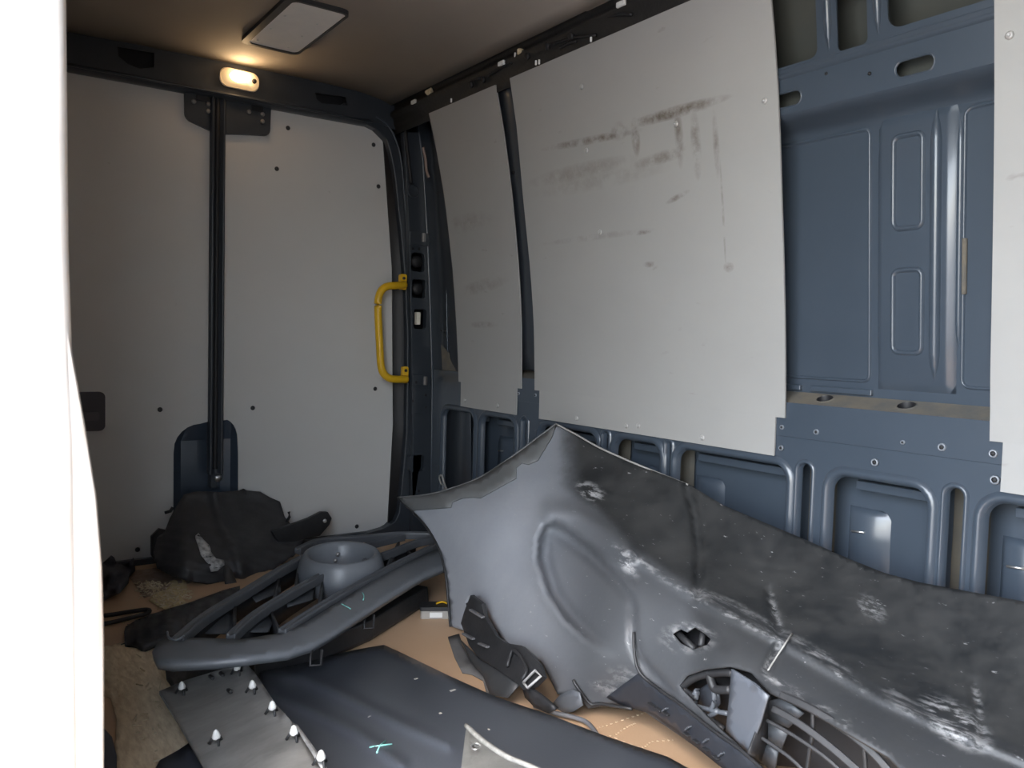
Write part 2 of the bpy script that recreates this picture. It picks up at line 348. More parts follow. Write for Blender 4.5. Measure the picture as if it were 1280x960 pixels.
# inner handle of the left leaf
a = hX(95, 490, 0); b = hX(131, 538, 0)
h = plate('door_handle', [rrect(-1.40, b[2]+.0, b[1], a[2]+.0, .02)], fX(.012), .012, mat('handle_plastic', (.055, .05, .06), .5), d1, bevel=.004)
plate('handle_grip', [rrect(-1.39, b[2]+.04, b[1]-.02, b[2]+.07, .008)], fX(.02), .012, mat('handle_plastic2', (.075, .07, .08), .45), h, bevel=.003)
sill = box('trim_3', (-.05, -1.78, -.002), (.025, .0, .022), DARKP, None); tag(sill, 'dark rear door sill edging the brown floor', 'sill', kind='structure')

# header beam over the doors
hb = thing('trim_4', 'dark painted header beam above the rear doors', 'beam', (.05, -.9, 1.8), kind='structure')
H1 = [tuple(hX(x, y, .05)[1:]) for x, y in ((147, 58), (193, 66), (193, 84), (175, 86), (160, 80), (148, 70))]
H2 = [tuple(hX(x, y, .05)[1:]) for x, y in ((394, 116), (432, 121), (434, 132), (402, 129), (396, 124))]
top = [(-1.76, 1.935), (-.30, 1.932), (-.19, 1.915), (-.10, 1.87)]; bot = [(-.10, 1.78), (-.17, 1.80), (-.26, 1.812), (-1.76, 1.812)]
plate('beam_face', [top+bot, H1, H2], fX(.05), .004, DARKP, hb)
box('beam_back', (-.03, -1.76, 1.815), (-.005, -.1, 1.93), RUBBER, hb, 0)
loft('beam_underside', [[(-.01, y, 1.80), (.0, y, 1.797), (.04, y, 1.80), (.05, y, 1.812)] for y in (-1.76, -1, -.26)], DARKP, hb)
sweep('beam_lip', [(.05, y, z) for y, z in ((-1.76, 1.812), (-1, 1.812), (-.4, 1.812), (-.26, 1.812))], circ(0, 0, .006, 6), DARKP, hb)

# lit lamp on the header beam
lc = hX(299.5, 99.5, .055)
lp = thing('interior_lamp', 'lit oval interior lamp glowing warm on the beam above the rear doors', 'lamp', lc)
tilt = -.02
def fl(u, v, q): return (lc[0]+q, lc[1]+u, lc[2]+v+tilt*u)
plate('lamp_base', [rrect(-.076, -.037, .076, .037, .03)], fl, .008, mat('lamp_base', (.5, .45, .38), .5), lp, bevel=.002)
LENS = mat('lamp_lens', (.9, .8, .6), .25, emit=(1, .60, .25), es=.22)
rows = []
for s, q in ((1, .001), (1, .012), (.93, .02), (.75, .026), (.4, .029), (.02, .03)): rows.append([fl(u*s, v*s, q) for u, v in rrect(-.072, -.033, .072, .033, .028)]); rows[-1].append(rows[-1][0])
loft('lamp_lens', rows, LENS, lp)
rows = []
for k in range(7):
    t = k/6*PI/2; rows.append([fl(-.012+.036*math.cos(t)*math.cos(a_), .022*math.cos(t)*math.sin(a_), .024+.01*math.sin(t)) for a_ in np.linspace(0, 2*PI, 17)])
loft('lamp_bulb', rows, mat('lamp_bulb', (1, .9, .7), .5, emit=(1, .80, .48), es=5), lp)
lathe('lamp_switch', [(.009, 0), (.009, .006), (.004, .008)], fl(.048, -.003, .026), RUBBER, lp, (1, 0, 0), 12)
bl = bpy.data.lights.new('lamp_light', 'POINT'); bl.energy = .22; bl.color = (1, .66, .36); bl.shadow_soft_size = .02
bo = bpy.data.objects.new('lamp_light', bl); COL.objects.link(bo); bo.parent = lp; bo.location = (.055, 0, .01)

# flat ceiling lamp, switched off
cl = thing('ceiling_lamp', 'unlit flat rectangular ceiling lamp with pale lens in a dark frame', 'lamp', (.55, -.81, 1.92))
fz = lambda z: (lambda u, v, q: (u, v, z-q))
A = [tuple(hZ(x, y, 1.925)[:2]) for x, y in ((303, 47), (344, 0), (424, 15), (366, 62))]
x0, x1, y0, y1 = .34, .83, -.91, -.70
plate('lamp_frame', [rrect(x0, y0, x1, y1, .03), rrect(x0+.018, y0+.024, x1-.012, y1-.008, .022)], fz(1.918), .03, mat('lamp_frame', (.03, .03, .032), .5), cl, bevel=.004)
plate('lamp_lens', [rrect(x0+.018, y0+.024, x1-.012, y1-.008, .022)], fz(1.921), .012, mat('lens_off', (.85, .83, .8), .4, col2=(.78, .76, .74), scale=20), cl, bevel=.003)
for k in range(3):
    for j in (0, 1): lathe('led', [(.004, 0), (.004, .002), (.002, .003)], (x0+.06+k*.14, y0+.045+j*.11, 1.921), WHITEP, cl, (0, 0, -1), 8)

# ------------------------------------------------------------------ rear corner pillar and door frame
pf = thing('trim_5', 'dark rear corner pillar and rounded door frame carrying the grab handle', 'pillar', (.05, -.05, 0), kind='structure')
inn = [(430, 147), (452, 152), (470, 161), (483, 174), (488, 190), (493, 215), (498, 260), (503, 310), (507, 360), (509, 420), (509, 480), (508, 540), (504, 590), (499, 640), (494, 652), (480, 661), (455, 668), (430, 673)]
out_ = [(430, 690), (470, 690), (520, 676), (516, 640), (516, 560), (516, 480), (515, 400), (512, 320), (507, 250), (503, 205), (497, 175), (485, 150), (465, 135), (430, 128)]
P = [tuple(hX(x, y, .04)[1:]) for x, y in inn+out_]
plate('door_frame', [P], fX(.04), .05, DARKP, pf, bevel=.004)
tube('frame_bead', smoothpts([hX(x, y, .048) for x, y in ((470, 146), (486, 158), (496, 178), (502, 205), (506, 250), (510, 310), (513, 380), (514, 440), (514, 500), (513, 560))], 4), .004, BLUE, pf, 6)
lft = [(504, 165), (508, 215), (510, 260), (512, 320), (514, 400), (515, 480), (516, 560), (516, 640), (514, 668)]
rgt = [(524, 165), (529, 200), (532, 250), (535, 300), (538, 380), (540, 440), (541, 480), (540, 560), (539, 640), (539, 668)]
XP = .075
P = [tuple(hX(x, y, XP)[1:]) for x, y in lft+rgt[::-1]]
def q4(x0, y0, x1, y1, r=.008, x=XP):
    a = hX(x0, y1, x); b = hX(x1, y0, x); return rrect(a[1], a[2], b[1], b[2], r, 3)
holes = [q4(514, 317, 531, 339, .015), q4(515, 350, 532, 372, .012), q4(517, 387, 533, 411, .012), q4(512, 568, 530, 590, .012)]
plate('pillar_face', [P]+holes, fX(XP), .03, DARKP, pf, bevel=.003)
loft('pillar_back', [[(.0, y-.03, z), (.0, y+.12, z)] for y, z in ((-.16, 1.8), (-.1, 1.2), (-.08, .5), (-.1, 0))], RUBBER, pf, solid=.01)
loft('pillar_edge', [[hX(x, y, XP+.003)+np.array(o_) for o_ in ((0, -.004, 0), (.003, 0, 0), (0, .004, 0))] for x, y in rgt], BLUE, pf)
for x0, y0, x1, y1 in ((512, 292, 536, 306), (515, 468, 538, 481), (514, 487, 537, 517)):
    a = hX(x0, y1, XP); b = hX(x1, y0, XP); plate('pillar_bracket', [rrect(a[1], a[2], b[1], b[2], .004, 2)], fX(XP+.006), .008, DARKP, pf, bevel=.002)
for x, y in ((530, 297), (532, 476)): 
    c = hX(x, y, XP+.008); box('spring_clip', (c[0]-.004, c[1]-.01, c[2]-.02), (c[0]+.008, c[1]+.006, c[2]+.02), mat('dull_clip', (.35, .33, .32), .35, .7), pf)
c = hX(522, 398, .05); box('striker', (c[0]-.01, c[1]-.012, c[2]-.028), (c[0]+.015, c[1]+.008, c[2]+.028), mat('cream_plastic', (.75, .7, .6), .5), pf)
for x, y in ((521, 327), (522, 361)):
    c = hX(x, y, .06); lathe('grommet', [(.028, -.01), (.028, .004), (.018, .01), (.008, .012)], c, RUBBER, pf, (1, 0, 0), 12)
for x, y in ((520, 478), (532, 494), (516, 501), (532, 509), (523, 614), (516, 311), (524, 311)): lathe('hole', [(.006, 0), (.006, .0015), (.003, .002)], hX(x, y, XP+.005), RUBBER, pf, (1, 0, 0), 8)
lathe('round_plug', [(.028, 0), (.03, .004), (.026, .008), (.022, .005), (.004, .005)], hX(516, 239, XP+.001), DARKP, pf, (1, 0, 0), 16)
tube('drain_hose', smoothpts([hX(x, y, XP+.008) for x, y in ((500, 146), (506, 160), (509, 185), (512, 210), (514, 230))], 4), .008, RUBBER, pf, 8)
# lighter front quarter between pillar and first board
B1L = [(577, 510), (577, 483), (573, 479), (571, 400), (567, 340), (557, 250), (545, 180), (537, 142)]
rows = []
for (x, y), (bx, by) in zip([(539, 668), (540, 560), (541, 480), (538, 400), (536, 340), (532, 250), (527, 180), (522, 150)], [(580, 640), (578, 508), (575, 480), (571, 400), (567, 340), (557, 250), (545, 180), (537, 142)]):
    a = hX(x, y, XP-.002); b = hW(bx, by, .012); b = b+np.array((.05, .01, 0)); a2 = a+np.array((.012, .035, 0))
    rows.append([a, a2]+[a2+(b-a2)*t for t in (.25, .4, .5, .7, 1)])
    for k, dy in ((3, .0), (4, -.012), (5, -.004)): rows[-1][k] = rows[-1][k]+np.array((0, dy, 0))
loft('rear_quarter', rows, DARKP, pf, solid=.003)
for x, y in ((548, 293), (552, 413), (556, 414), (548, 243)): lathe('hole', [(.006, 0), (.006, .0015), (.003, .002)], hY(x, y, .03), RUBBER, pf, (.3, -1, 0), 8)
tube('seam_bead', smoothpts([hY(x, y, .028) for x, y in ((556, 300), (558, 360), (559, 420), (560, 440))], 4), .003, BLUE, pf, 6)
loft('dusty_ledge', [[hY(x, y, .03) for x, y in r] for r in (((551, 430), (572, 452)), ((553, 462), (573, 473)), ((560, 475), (574, 479)))], DUST, pf)
tube('pink_sealant', smoothpts([hX(x, y, .16) for x, y in ((529, 184), (532, 200), (533, 212), (536, 222))], 4), .006, mat('sealant', (.33, .25, .22), .8), pf, 6)

# yellow grab handle
gh = thing('grab_handle', 'bright yellow tubular grab handle bolted to the rear corner pillar', 'handle', tuple(hX(506, 470, .07)))
XH = .10
tube('handle_tube', smoothpts([hX(506, 356, XH-.02), hX(494, 357, XH), hX(484, 358, XH), hX(477, 363, XH), hX(473, 373, XH), hX(472.5, 390, XH), hX(474.5, 430, XH), hX(476, 455, XH), hX(479, 466, XH), hX(486, 472.5, XH), hX(495, 474, XH), hX(508, 474, XH-.02)], 6), .0165, YEL, gh, 14)
for xa, ya, xb, yb in ((500, 343, 507, 362), (503, 458, 509, 479)):
    a = hX(xa, yb, XH-.03); b = hX(xb, ya, XH-.03); pt = plate('mount_plate', [rrect(a[1]-.003, a[2], b[1]+.003, b[2], .009, 4)], fX(XH-.022), .02, YEL, gh, bevel=.003)
    lathe('bolt', [(.007, 0), (.007, .004), (.004, .005)], ((XH-.022), (a[1]+b[1])/2, b[2]-.018), DSC, pt, (1, 0, 0), 8)

# ------------------------------------------------------------------ panelled side wall
wr = thing('wall_right', 'blue-grey ribbed steel side wall with pale lining boards', 'wall', (0, 0, 0), kind='structure')
box('outer_skin', (-.1, .10, -.04), (4.6, .115, 1.9), BLUE, wr, 0); box('outer_skin', (-.1, .115, -.05), (4.7, .2, 2.03), BLUE, wr, 0); box('outer_skin', (-.1, -.1, 1.93), (4.6, .115, 2.03), BLUE, wr, 0)
# lower frame with openings
OP = [(.25, .51), (.56, .80), (.955, 1.28), (1.36, 1.575), (1.635, 2.03), (2.15, 2.40), (2.515, 2.90), (3.05, 3.4)]
SLT = [(.842, .878), (1.305, 1.335), (1.593, 1.617), (2.06, 2.10), (2.435, 2.475), (2.95, 2.99)]
fY = lambda u, v, q: (u, .006-q, v)
hl = [rrect(a, .06, b, .592, .05) for a, b in OP]+[rrect(a, .12, b, .602, (b-a)/2-.001) for a, b in SLT]
fr = plate('lower_frame', [[(.16, 0), (4.6, 0), (4.6, .752), (.16, .752)]]+hl, fY, .02, BLUE, wr)
for a, b in OP: ridge_ring('opening_lip', rrect(a-.022, .04, b+.022, .612, .065), .028, .009, fY, BLUE, fr, sink=.012)
for a, b in SLT: ridge_ring('slot_lip', rrect(a-.012, .105, b+.012, .614, (b-a)/2+.010), .015, .006, fY, BLUE, fr, sink=.012)
for a, b in OP:
    bar('inner_rail', [(a+.04, .07, .562), (b-.01, .07, .562)], .03, .022, BLUE, wr)
    rows = []
    for z, s in ((.50, 0), (.495, .6), (.48, 1), (.42, 1), (.3, 1.1), (.06, 1.2)):
        rows.append([(a+.0, .1, z), (a+.015, .1-.018*s, z), (a+.055, .1-.02*s, z), (a+.075+.02*s, .1-.008*s, z), (a+.085+.025*s, .1, z)])
    loft('stiffener', rows, BLUE, wr)
    tube('weld_bead', [(a+.02, .078, .44), (a+.055, .078, .443)], .003, STEEL, wr, 6)
for a, b in SLT: loft('slot_back', [[(a-.02, .085, .05), (b+.02, .085, .05)], [(a-.02, .085, .45), (b+.02, .085, .45)], [(a-.02, .085, .63), (b+.02, .085, .63)]], mat('dusty_cavity', (.10, .088, .066), .9, col2=(.06, .06, .055), scale=10), wr)
plate('overlap_strip', [[(.45, .664), (4.6, .664), (4.6, .7525), (.45, .7525)]], lambda u, v, q: (u, .003-q, v), .004, BLUE, wr, bevel=.001)
for x, y, r in ((977, 534, .006), (1020, 540, .007), (1128, 553, .005), (1177, 559, .009), (1241, 567, .009), (976, 560, .007), (1093, 578, .009), (1243, 600, .01), (702, 491, .006), (648, 492, .006), (669, 494, .006)):
    r *= .68; c = hY(x, y, .0); rg = lathe('hole_rim', [(r*1.5, -.004), (r*1.4, .001), (r*.95, .0015), (r*.9, -.002)], c, mat('worn_rim', (.25, .27, .3), .35, .3), wr, (0, -1, 0), 10)
    lathe('hole', [(r*.8, 0), (r*.8, .0022), (r*.3, .0024)], c, RUBBER, rg, (0, -1, 0), 8)
# ledge with dust and round holes
fL = lambda u, v, q: (u, .006+.058*v-.25*q, .752+.026*v+q)
lh = [circ((hY(x, y, .035))[0], .55, .021, 14, .30) for x, y in ((1030, 505), (1132, 516))]+[circ(u, .55, .021, 14, .30) for u in (1.2, 1.6, 2.75)]
plate('dusty_ledge', [[(.45, 0), (4.6, 0), (4.6, 1), (.45, 1)]]+lh, fL, .003, DUST, wr)
for x, y in ((1030, 505), (1132, 516)):
    u = hY(x, y, .035)[0]; loft('hole_collar', [[fL(u+.021*s*math.cos(t), .55+.30*s*math.sin(t), q) for t in np.linspace(0, 2*PI, 17)] for s, q in ((1.12, .0005), (1.04, .003), (.97, .0))], DUST, wr); loft('hole_wall', [[fL(u+.021*s*math.cos(t), .55+.30*s*math.sin(t), q) for t in np.linspace(0, 2*PI, 17)] for s, q in ((.985, .002), (.93, -.002), (.9, -.03))], RUBBER, wr); lathe('hole_bottom', [(.019, 0), (.019, .002), (.005, .002)], fL(u, .55, -.016), RUBBER, wr, (0, -.3, 1), 12)  # black inner wall and disc paint the shade inside the holes
# inner skin above the ledge
fS = lambda u, v, q: (u, .064-.085*(v-.778)-q, v)
loft('inner_skin', [[fS(x, z, 0) for x in (.45, 1.2, 2.0, 2.6, 3.4, 4.6)] for z in (.778, 1.0, 1.25, 1.43)], BLUE, wr)
for k, (u0_, u1_) in enumerate(((1.80, 2.215), (2.425, 2.85))): ridge_ring('pressed_field', rrect(u0_, .812, u1_, 1.418, .022), .010, .006, fS, BLUE, wr)
loft('pressed_column', [[fS(2.232, z, 0), fS(2.244, z, h_), fS(2.25, z, h_), fS(2.395, z, h_), fS(2.403, z, h_), fS(2.417, z, 0)] for z, h_ in ((.80, 0), (.822, .014), (1.405, .014), (1.43, 0))], BLUE, wr)
fC = lambda u, v, q: fS(u, v, .014+q)
for z0, z1 in ((1.165, 1.385), (.882, 1.085)): ridge_ring('embossed_rectangle', rrect(2.270, z0, 2.352, z1, .022), .014, .0075, fC, BLUE, wr)
def bead(u, z0, z1, r, base): 
    zs = [z0, z0+.03, z0+.06, z1-.06, z1-.03, z1]; ks = [.05, .7, 1, 1, .7, .05]
    loft('raised_bead', [[base(u-r*k, z, -.001), base(u-r*.6*k, z, r*.9*k), base(u+r*.6*k, z, r*.9*k), base(u+r*k, z, -.001)] for z, k in zip(zs, ks)], BLUE, wr)
bead(2.241, .84, 1.40, .009, fS); bead(2.375, .83, 1.42, .0125, fC); bead(2.42, .9, 1.40, .007, fS)
for u, z0, z1 in ((2.0, .783, .797), (2.2, .783, .797)): box('spot_patch', (u-.15, .052, z0), (u+.02, .066, z1), BLUE, wr, .002)
tube('sealant_streak', smoothpts([fS(2.432, z, .002) for z in (1.14, 1.10, 1.06, 1.02)], 3), .006, DUST, wr, 6)
# belt rail
RS = [(.012, 1.40), (.006, 1.425), (-.012, 1.438), (-.05, 1.448), (-.075, 1.456), (-.083, 1.464)]
loft('belt_rail_underside', [[(x, y, z) for y, z in RS] for x in (.5, 1.5, 2.5, 4.6)], BLUE, wr)
fR = lambda u, v, q: (u, -.083-.14*(v-1.464)-q, v)
sl_ = [rrect(2.325, 1.482, 2.408, 1.514, .015, 4), rrect(1.97, 1.482, 2.085, 1.514, .015, 4), rrect(2.66, 1.482, 2.74, 1.514, .015, 4)]
ups = [rrect(1.7, 1.575, 2.135, 1.86, .02), rrect(2.188, 1.572, 2.262, 1.70, .012), rrect(2.19, 1.725, 2.262, 1.87, .012), rrect(2.31, 1.585, 2.80, 1.86, .03)]
plate('belt_rail', [[(.5, 1.464), (4.6, 1.464), (4.6, 1.89), (.5, 1.89)]]+sl_+ups, fR, .004, BLUE, wr)
loft('rail_crease', [[fR(x, z, q) for z, q in ((1.545, -.001), (1.549, .006), (1.556, .006), (1.560, .001), (1.565, .005), (1.571, -.001))] for x in (1.9, 2.1, 2.2, 2.9)], BLUE, wr)
loft('crease_lines', [[fS(x, z, q) for z, q in ((1.418, -.001), (1.422, .004), (1.426, .001), (1.430, .004), (1.434, -.001))] for x in (2.26, 2.3, 2.55, 2.9)], BLUE, wr)
for u in (2.165, 2.287): bead(u, 1.58, 1.86, .010, fR)
for k, l in enumerate(sl_): ridge_ring('slot_rim', inset(l, -.005), .006, .002, fR, BLUE, wr)
loft('slot_cavity', [[(x, -.045, z) for x in (1.6, 4.6)] for z in (1.47, 1.53)], CAV, wr); loft('upper_cavity', [[(x, y, z) for x in (1.6, 4.6)] for y, z in ((.02, 1.53), (-.03, 1.7), (-.09, 1.9))], CAV, wr)
for x, y in ((1087, 92), (1033, 92)): 
    c = hY(x, y, -.092); lathe('hole', [(.004, 0), (.004, .002), (.002, .0025)], c, RUBBER, wr, (0, -1, 0), 8)
# dark post between the boards
loft('post', [[hW(x, y, .014) for x in (a, (a+b)/2, b)] for a, b, y in ((616, 645, 92), (622, 650, 120), (630, 658, 180), (640, 665, 260), (646, 672, 340), (648, 675, 420), (648, 676, 462))], DARKP, wr, solid=.004)
for x, y in ((642, 214),): lathe('hole', [(.012, 0), (.012, .002), (.004, .0025)], hW(x, y, .012), RUBBER, wr, (0, -1, 0), 10)
loft('post_clip', [[hW(x, y, .010) for x in (636, 654)] for y in (186, 198)], RUBBER, wr, solid=.006); loft('post_clip', [[hW(x, y, .010) for x in (640, 656)] for y in (228, 238)], RUBBER, wr, solid=.006)

# lining boards (curved in at the top, tabs at the bottom)
def zrow(pts, z):
    q = sorted((hW(x, y)[2], hW(x, y)[0]) for x, y in pts); return float(np.interp(z, [a[0] for a in q], [a[1] for a in q]))
def board(label, L, R, xt0, xt1, ztop, m, scr):
    zs = [.61, .66, .712]+list(np.linspace(.78, ztop, 14)); n = 9; v = []; f = []; W_ = n+2
    for z in zs:
        l = L if isinstance(L, float) else zrow(L, z); r = R if isinstance(R, float) else zrow(R, z)
        v += [(x, yprof(z)-.001, z) for x in [l]+list(np.linspace(xt0, xt1, n))+[r]]
    for i in range(len(zs)-1):
        for k in range(W_-1):
            if i < 2 and k in (0, W_-2): continue          # the bottom tab is narrower than the board
            a = i*W_+k; f.append((a, a+1, a+W_+1, a+W_))
    use = sorted({q for t in f for q in t}); re_ = {q: k for k, q in enumerate(use)}
    bm_v = [v[q] for q in use]; f = [tuple(re_[q] for q in t) for t in f]
    o = mesh('lining_board', bm_v, f, m, wr, smooth=False, solid=.005, off=0); o['label'] = label
    for x, y in scr: screw(hW(x, y, -.0035), (0, -1, 0), .0085, mat('grey_screw', (.42, .41, .4), .4, .3), o)
    return o
board('narrow pale lining board beside the rear corner pillar', [(574, 480), (571, 400), (567, 340), (557, 250), (545, 180), (537, 142)], [(652, 480), (652, 400), (649, 340), (641, 250), (631, 170), (620, 105)], .41, .815, 1.802, BOARD, [(581, 500), (622, 507)])
board('wide pale lining board with a brown scuffed dirt line', [(669, 480), (668, 400), (664, 340), (655, 250), (647, 160), (638, 97)], [(982, 520), (981, 350), (978, 250), (975, 150), (970, 60), (965, 0)], .96, 1.99, 1.803, BOARD2,
      [(733, 188), (845, 155), (956, 126), (721, 523), (783, 532), (798, 532), (878, 547), (750, 290), (727, 108)])
board('pale lining board at the sliding door end of the wall', [(1238, 550), (1239, 450), (1242, 300), (1244, 150), (1244, 0)], 3.6, 2.55, 3.55, 1.803, BOARD, [(1262, 44)])

# cable rail under the ceiling edge
rr = thing('trim_6', 'dark roof rail with torn clips between ceiling and lining boards', 'rail', (0, -.12, 1.8), kind='structure')
loft('rail_channel', [[(x, y, z) for y, z in ((-.175, 1.915), (-.165, 1.915), (-.152, 1.90), (-.154, 1.875), (-.170, 1.866), (-.174, 1.852), (-.158, 1.842), (-.154, 1.815), (-.146, 1.80), (-.146, 1.775))] for x in np.linspace(.0, 4.6, 12)], mat('rail_black', (.010, .010, .011), .55, col2=(.022, .021, .02), scale=16, bump=.4), rr, solid=.003)
def rp(x, y): return hY(x, y, -.168)
for x, y, s in ((537, 115, .016), (651, 65, .013)):
    c = rp(x, y); bm = bmesh.new(); bmesh.ops.create_icosphere(bm, subdivisions=2, radius=s)
    vv = [np.array(q.co)*(1+.5*(rng.random()-.5))+c for q in bm.verts]; ff = [tuple(q.index for q in f_.verts) for f_ in bm.faces]; bm.free(); mesh('torn_foam', vv, ff, BROWNH, rr)
for x, y in ((520, 128), (630, 80), (780, 6)):
    c = rp(x, y); box('white_clip', (c[0]-.018, c[1]-.016, c[2]-.008), (c[0]+.018, c[1]-.006, c[2]+.008), WHITEP, rr)
for x, y in ((566, 126), (672, 79), (676, 78), (741, 50), (646, 69)):
    c = rp(x, y); box('clip_tab', (c[0]-.003, c[1]-.010, c[2]-.008), (c[0]+.003, c[1]-.004, c[2]+.008), WHITEP, rr, .002)
for x0_, y0_, x1_, y1_ in ((560, 112, 600, 98), (690, 52, 695, 44), (690, 55, 745, 44), (610, 95, 640, 78), (745, 25, 790, 18), (700, 60, 720, 52)):
    tube('wire', smoothpts([rp(x0_, y0_), rp((x0_+x1_)/2+3, (y0_+y1_)/2-3), rp(x1_, y1_)], 4), .005, RUBBER, rr, 6)
for x, y in ((605, 100), (685, 58), (715, 45), (590, 106), (660, 70)): lathe('grommet', [(.012, 0), (.012, .008), (.006, .01)], rp(x, y), RUBBER, rr, (0, -1, -.2), 8)
bar('ceiling_edge', [(x, -.17, 1.902) for x in (0, 1.0, 1.345)], .012, .01, mat('rail_black', (0, 0, 0)), rr)
bar('ceiling_edge', [(x, -.17, 1.902) for x in (1.36, 2.4, 3.4)], .012, .01, mat('torn_edge', (.3, .27, .24), .9), rr)

# ------------------------------------------------------------------ worn floor
RAW = mat('raw_wood_fibre', (.55, .42, .27), .95, col2=(.9, .78, .58), scale=60, stretch=(.35, 1.4, 1), amt=.5, bump=.6, bscale=90)
STITCH = mat('pale_stitch', (.62, .48, .33), .8)
def floor_at(z, rough=0):
    def f(x, y):
        p = hZ(x, y, z)
        if rough: p = p+np.array((0, 0, rough*(rng.random()-.3)))
        return p
    return f
w1 = sheet('worn_patch', [(118, 812), (140, 806), (172, 798), (205, 806), (228, 815), (245, 842), (262, 900), (250, 975), (232, 1010), (140, 1010), (146, 900), (138, 872), (110, 866)], floor_at(.002, .006), RAW, floor, step=7, solid=.002)
w2 = sheet('worn_patch', [(186, 752), (196, 737), (207, 742), (212, 728), (232, 726), (236, 740), (228, 748), (238, 760), (222, 766), (208, 764)], floor_at(.002, .012), mat('pale_wood_fibre', (.5, .39, .2), .95, col2=(.68, .56, .34), scale=60, stretch=(1, .3, 1), bump=.9), floor, step=4, solid=.002)
w3 = sheet('worn_patch', [(160, 720), (172, 712), (205, 711), (240, 728), (214, 731), (200, 741), (180, 748), (172, 735)], floor_at(.002, .008), mat('grey_wood_fibre', (.24, .17, .12), .95, col2=(.42, .33, .27), scale=50, bump=.8), floor, step=5, solid=.002)
for P_ in ([(744, 911), (760, 906), (790, 896), (812, 889)], [(762, 919), (800, 934), (815, 927), (842, 925)], [(770, 918), (785, 908), (795, 904)]):
    Q = smoothpts([hZ(x, y, .002) for x, y in P_], 9)
    for i in range(0, len(Q)-1, 2): bar('stitch', [Q[i], Q[i]+(Q[i+1]-Q[i])*.8], .004, .002, STITCH, floor)
# loose splinters and crumbs
v = []; f = []
def chip(c, l, wd, a, tl=0):
    k = len(v); d = np.array((math.cos(a), math.sin(a), tl)); s_ = np.array((-math.sin(a), math.cos(a), 0)); u_ = np.array((0, 0, .0025))
    for q in (-1, 1):
        for e_ in (-1, 1):
            for g in (0, 1): v.append(c+d*l*q*.5+s_*wd*e_*.5+u_*(g+.2)+np.array((0, 0, abs(tl)*l*.5)))
    f.extend([tuple(k+i for i in t) for t in ((0, 1, 3, 2), (4, 6, 7, 5), (0, 4, 5, 1), (2, 3, 7, 6), (0, 2, 6, 4), (1, 5, 7, 3))])
for i in range(420):
    if i < 170: x, y = rng.normal(215, 12), rng.normal(747, 8)
    elif i < 300: x, y = rng.uniform(140, 255), rng.uniform(720, 960)
    else: x, y = rng.normal(188, 10), rng.normal(735, 6)
    if not (168 < x < 240 and 728 < y < 990) or (y > 770 and x > 200) or (y > 752 and x < 192 and y < 785): continue
    chip(hZ(x, y, .003), rng.uniform(.005, .022), rng.uniform(.0015, .004), rng.uniform(0, 3.1), rng.uniform(-.5, .5))
o = mesh('wood_splinters', v, f, mat('splinter_wood', (.52, .40, .22), .9, col2=(.7, .62, .48), scale=30), None)
tag(o, 'pale wood splinters and crumbs scattered over the worn floor', 'splinters', kind='stuff')

# ------------------------------------------------------------------ bumper cover
def shellmat(name, c1, c2, dirt, scuff_glint):
    m = mat(name, c1, .42, col2=c2, scale=5, amt=.6, bump=.12, bscale=70)
    n = m.node_tree.nodes; L = m.node_tree.links; b = n['Principled BSDF']; src = b.inputs['Base Color'].links[0].from_socket
    tc = n['Texture Coordinate']
    def noise(sc, st, det=6):
        t = n.new('ShaderNodeTexNoise'); t.inputs['Scale'].default_value = sc; t.inputs['Detail'].default_value = det; t.inputs['Roughness'].default_value = .7
        mp = n.new('ShaderNodeMapping'); mp.inputs['Scale'].default_value = st; L.new(tc.outputs['Object'], mp.inputs[0]); L.new(mp.outputs[0], t.inputs['Vector']); return t.outputs[0]
    def at(nm): a_ = n.new('ShaderNodeAttribute'); a_.attribute_name = nm; return a_.outputs['Fac']
    def M(op, a_, c=None, clamp=False):
        q = n.new('ShaderNodeMath'); q.operation = op; q.use_clamp = clamp
        for i, s_ in enumerate((a_, c)):
            if s_ is None: continue
            if isinstance(s_, (int, float)): q.inputs[i].default_value = s_
            else: L.new(s_, q.inputs[i])
        return q.outputs[0]
    def mix(fac, a_, col):
        mx = n.new('ShaderNodeMix'); mx.data_type = 'RGBA'; L.new(fac, mx.inputs[0]); L.new(a_, mx.inputs[6]); mx.inputs[7].default_value = (*col, 1); return mx.outputs[2]
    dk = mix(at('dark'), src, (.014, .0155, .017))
    d = M('MULTIPLY', at('dirt'), M('MULTIPLY', M('SUBTRACT', noise(9, (1, 1, 1)), .36), 3.2, True), True)
    dk = mix(M('MULTIPLY', d, .8), dk, dirt)
    s1 = M('MULTIPLY', at('scuff_glint'), M('MULTIPLY', M('SUBTRACT', noise(60, (.35, 1, 1)), .47), 9, True), True)
    dk = mix(s1, dk, scuff_glint)
    fine = M('MULTIPLY', M('SUBTRACT', noise(75, (.5, 1.3, .9), 3), .67), 12, True)
    dk = mix(M('MULTIPLY', fine, .7), dk, scuff_glint)
    L.new(dk, b.inputs['Base Color'])
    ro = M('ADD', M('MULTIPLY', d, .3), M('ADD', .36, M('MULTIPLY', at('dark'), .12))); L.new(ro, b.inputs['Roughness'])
    return m
SHELL = shellmat('bumper_plastic', (.26, .275, .305), (.34, .355, .385), (.04, .04, .039), (.40, .40, .40))  # pale base paints the sky sheen on the left end of dark plastic
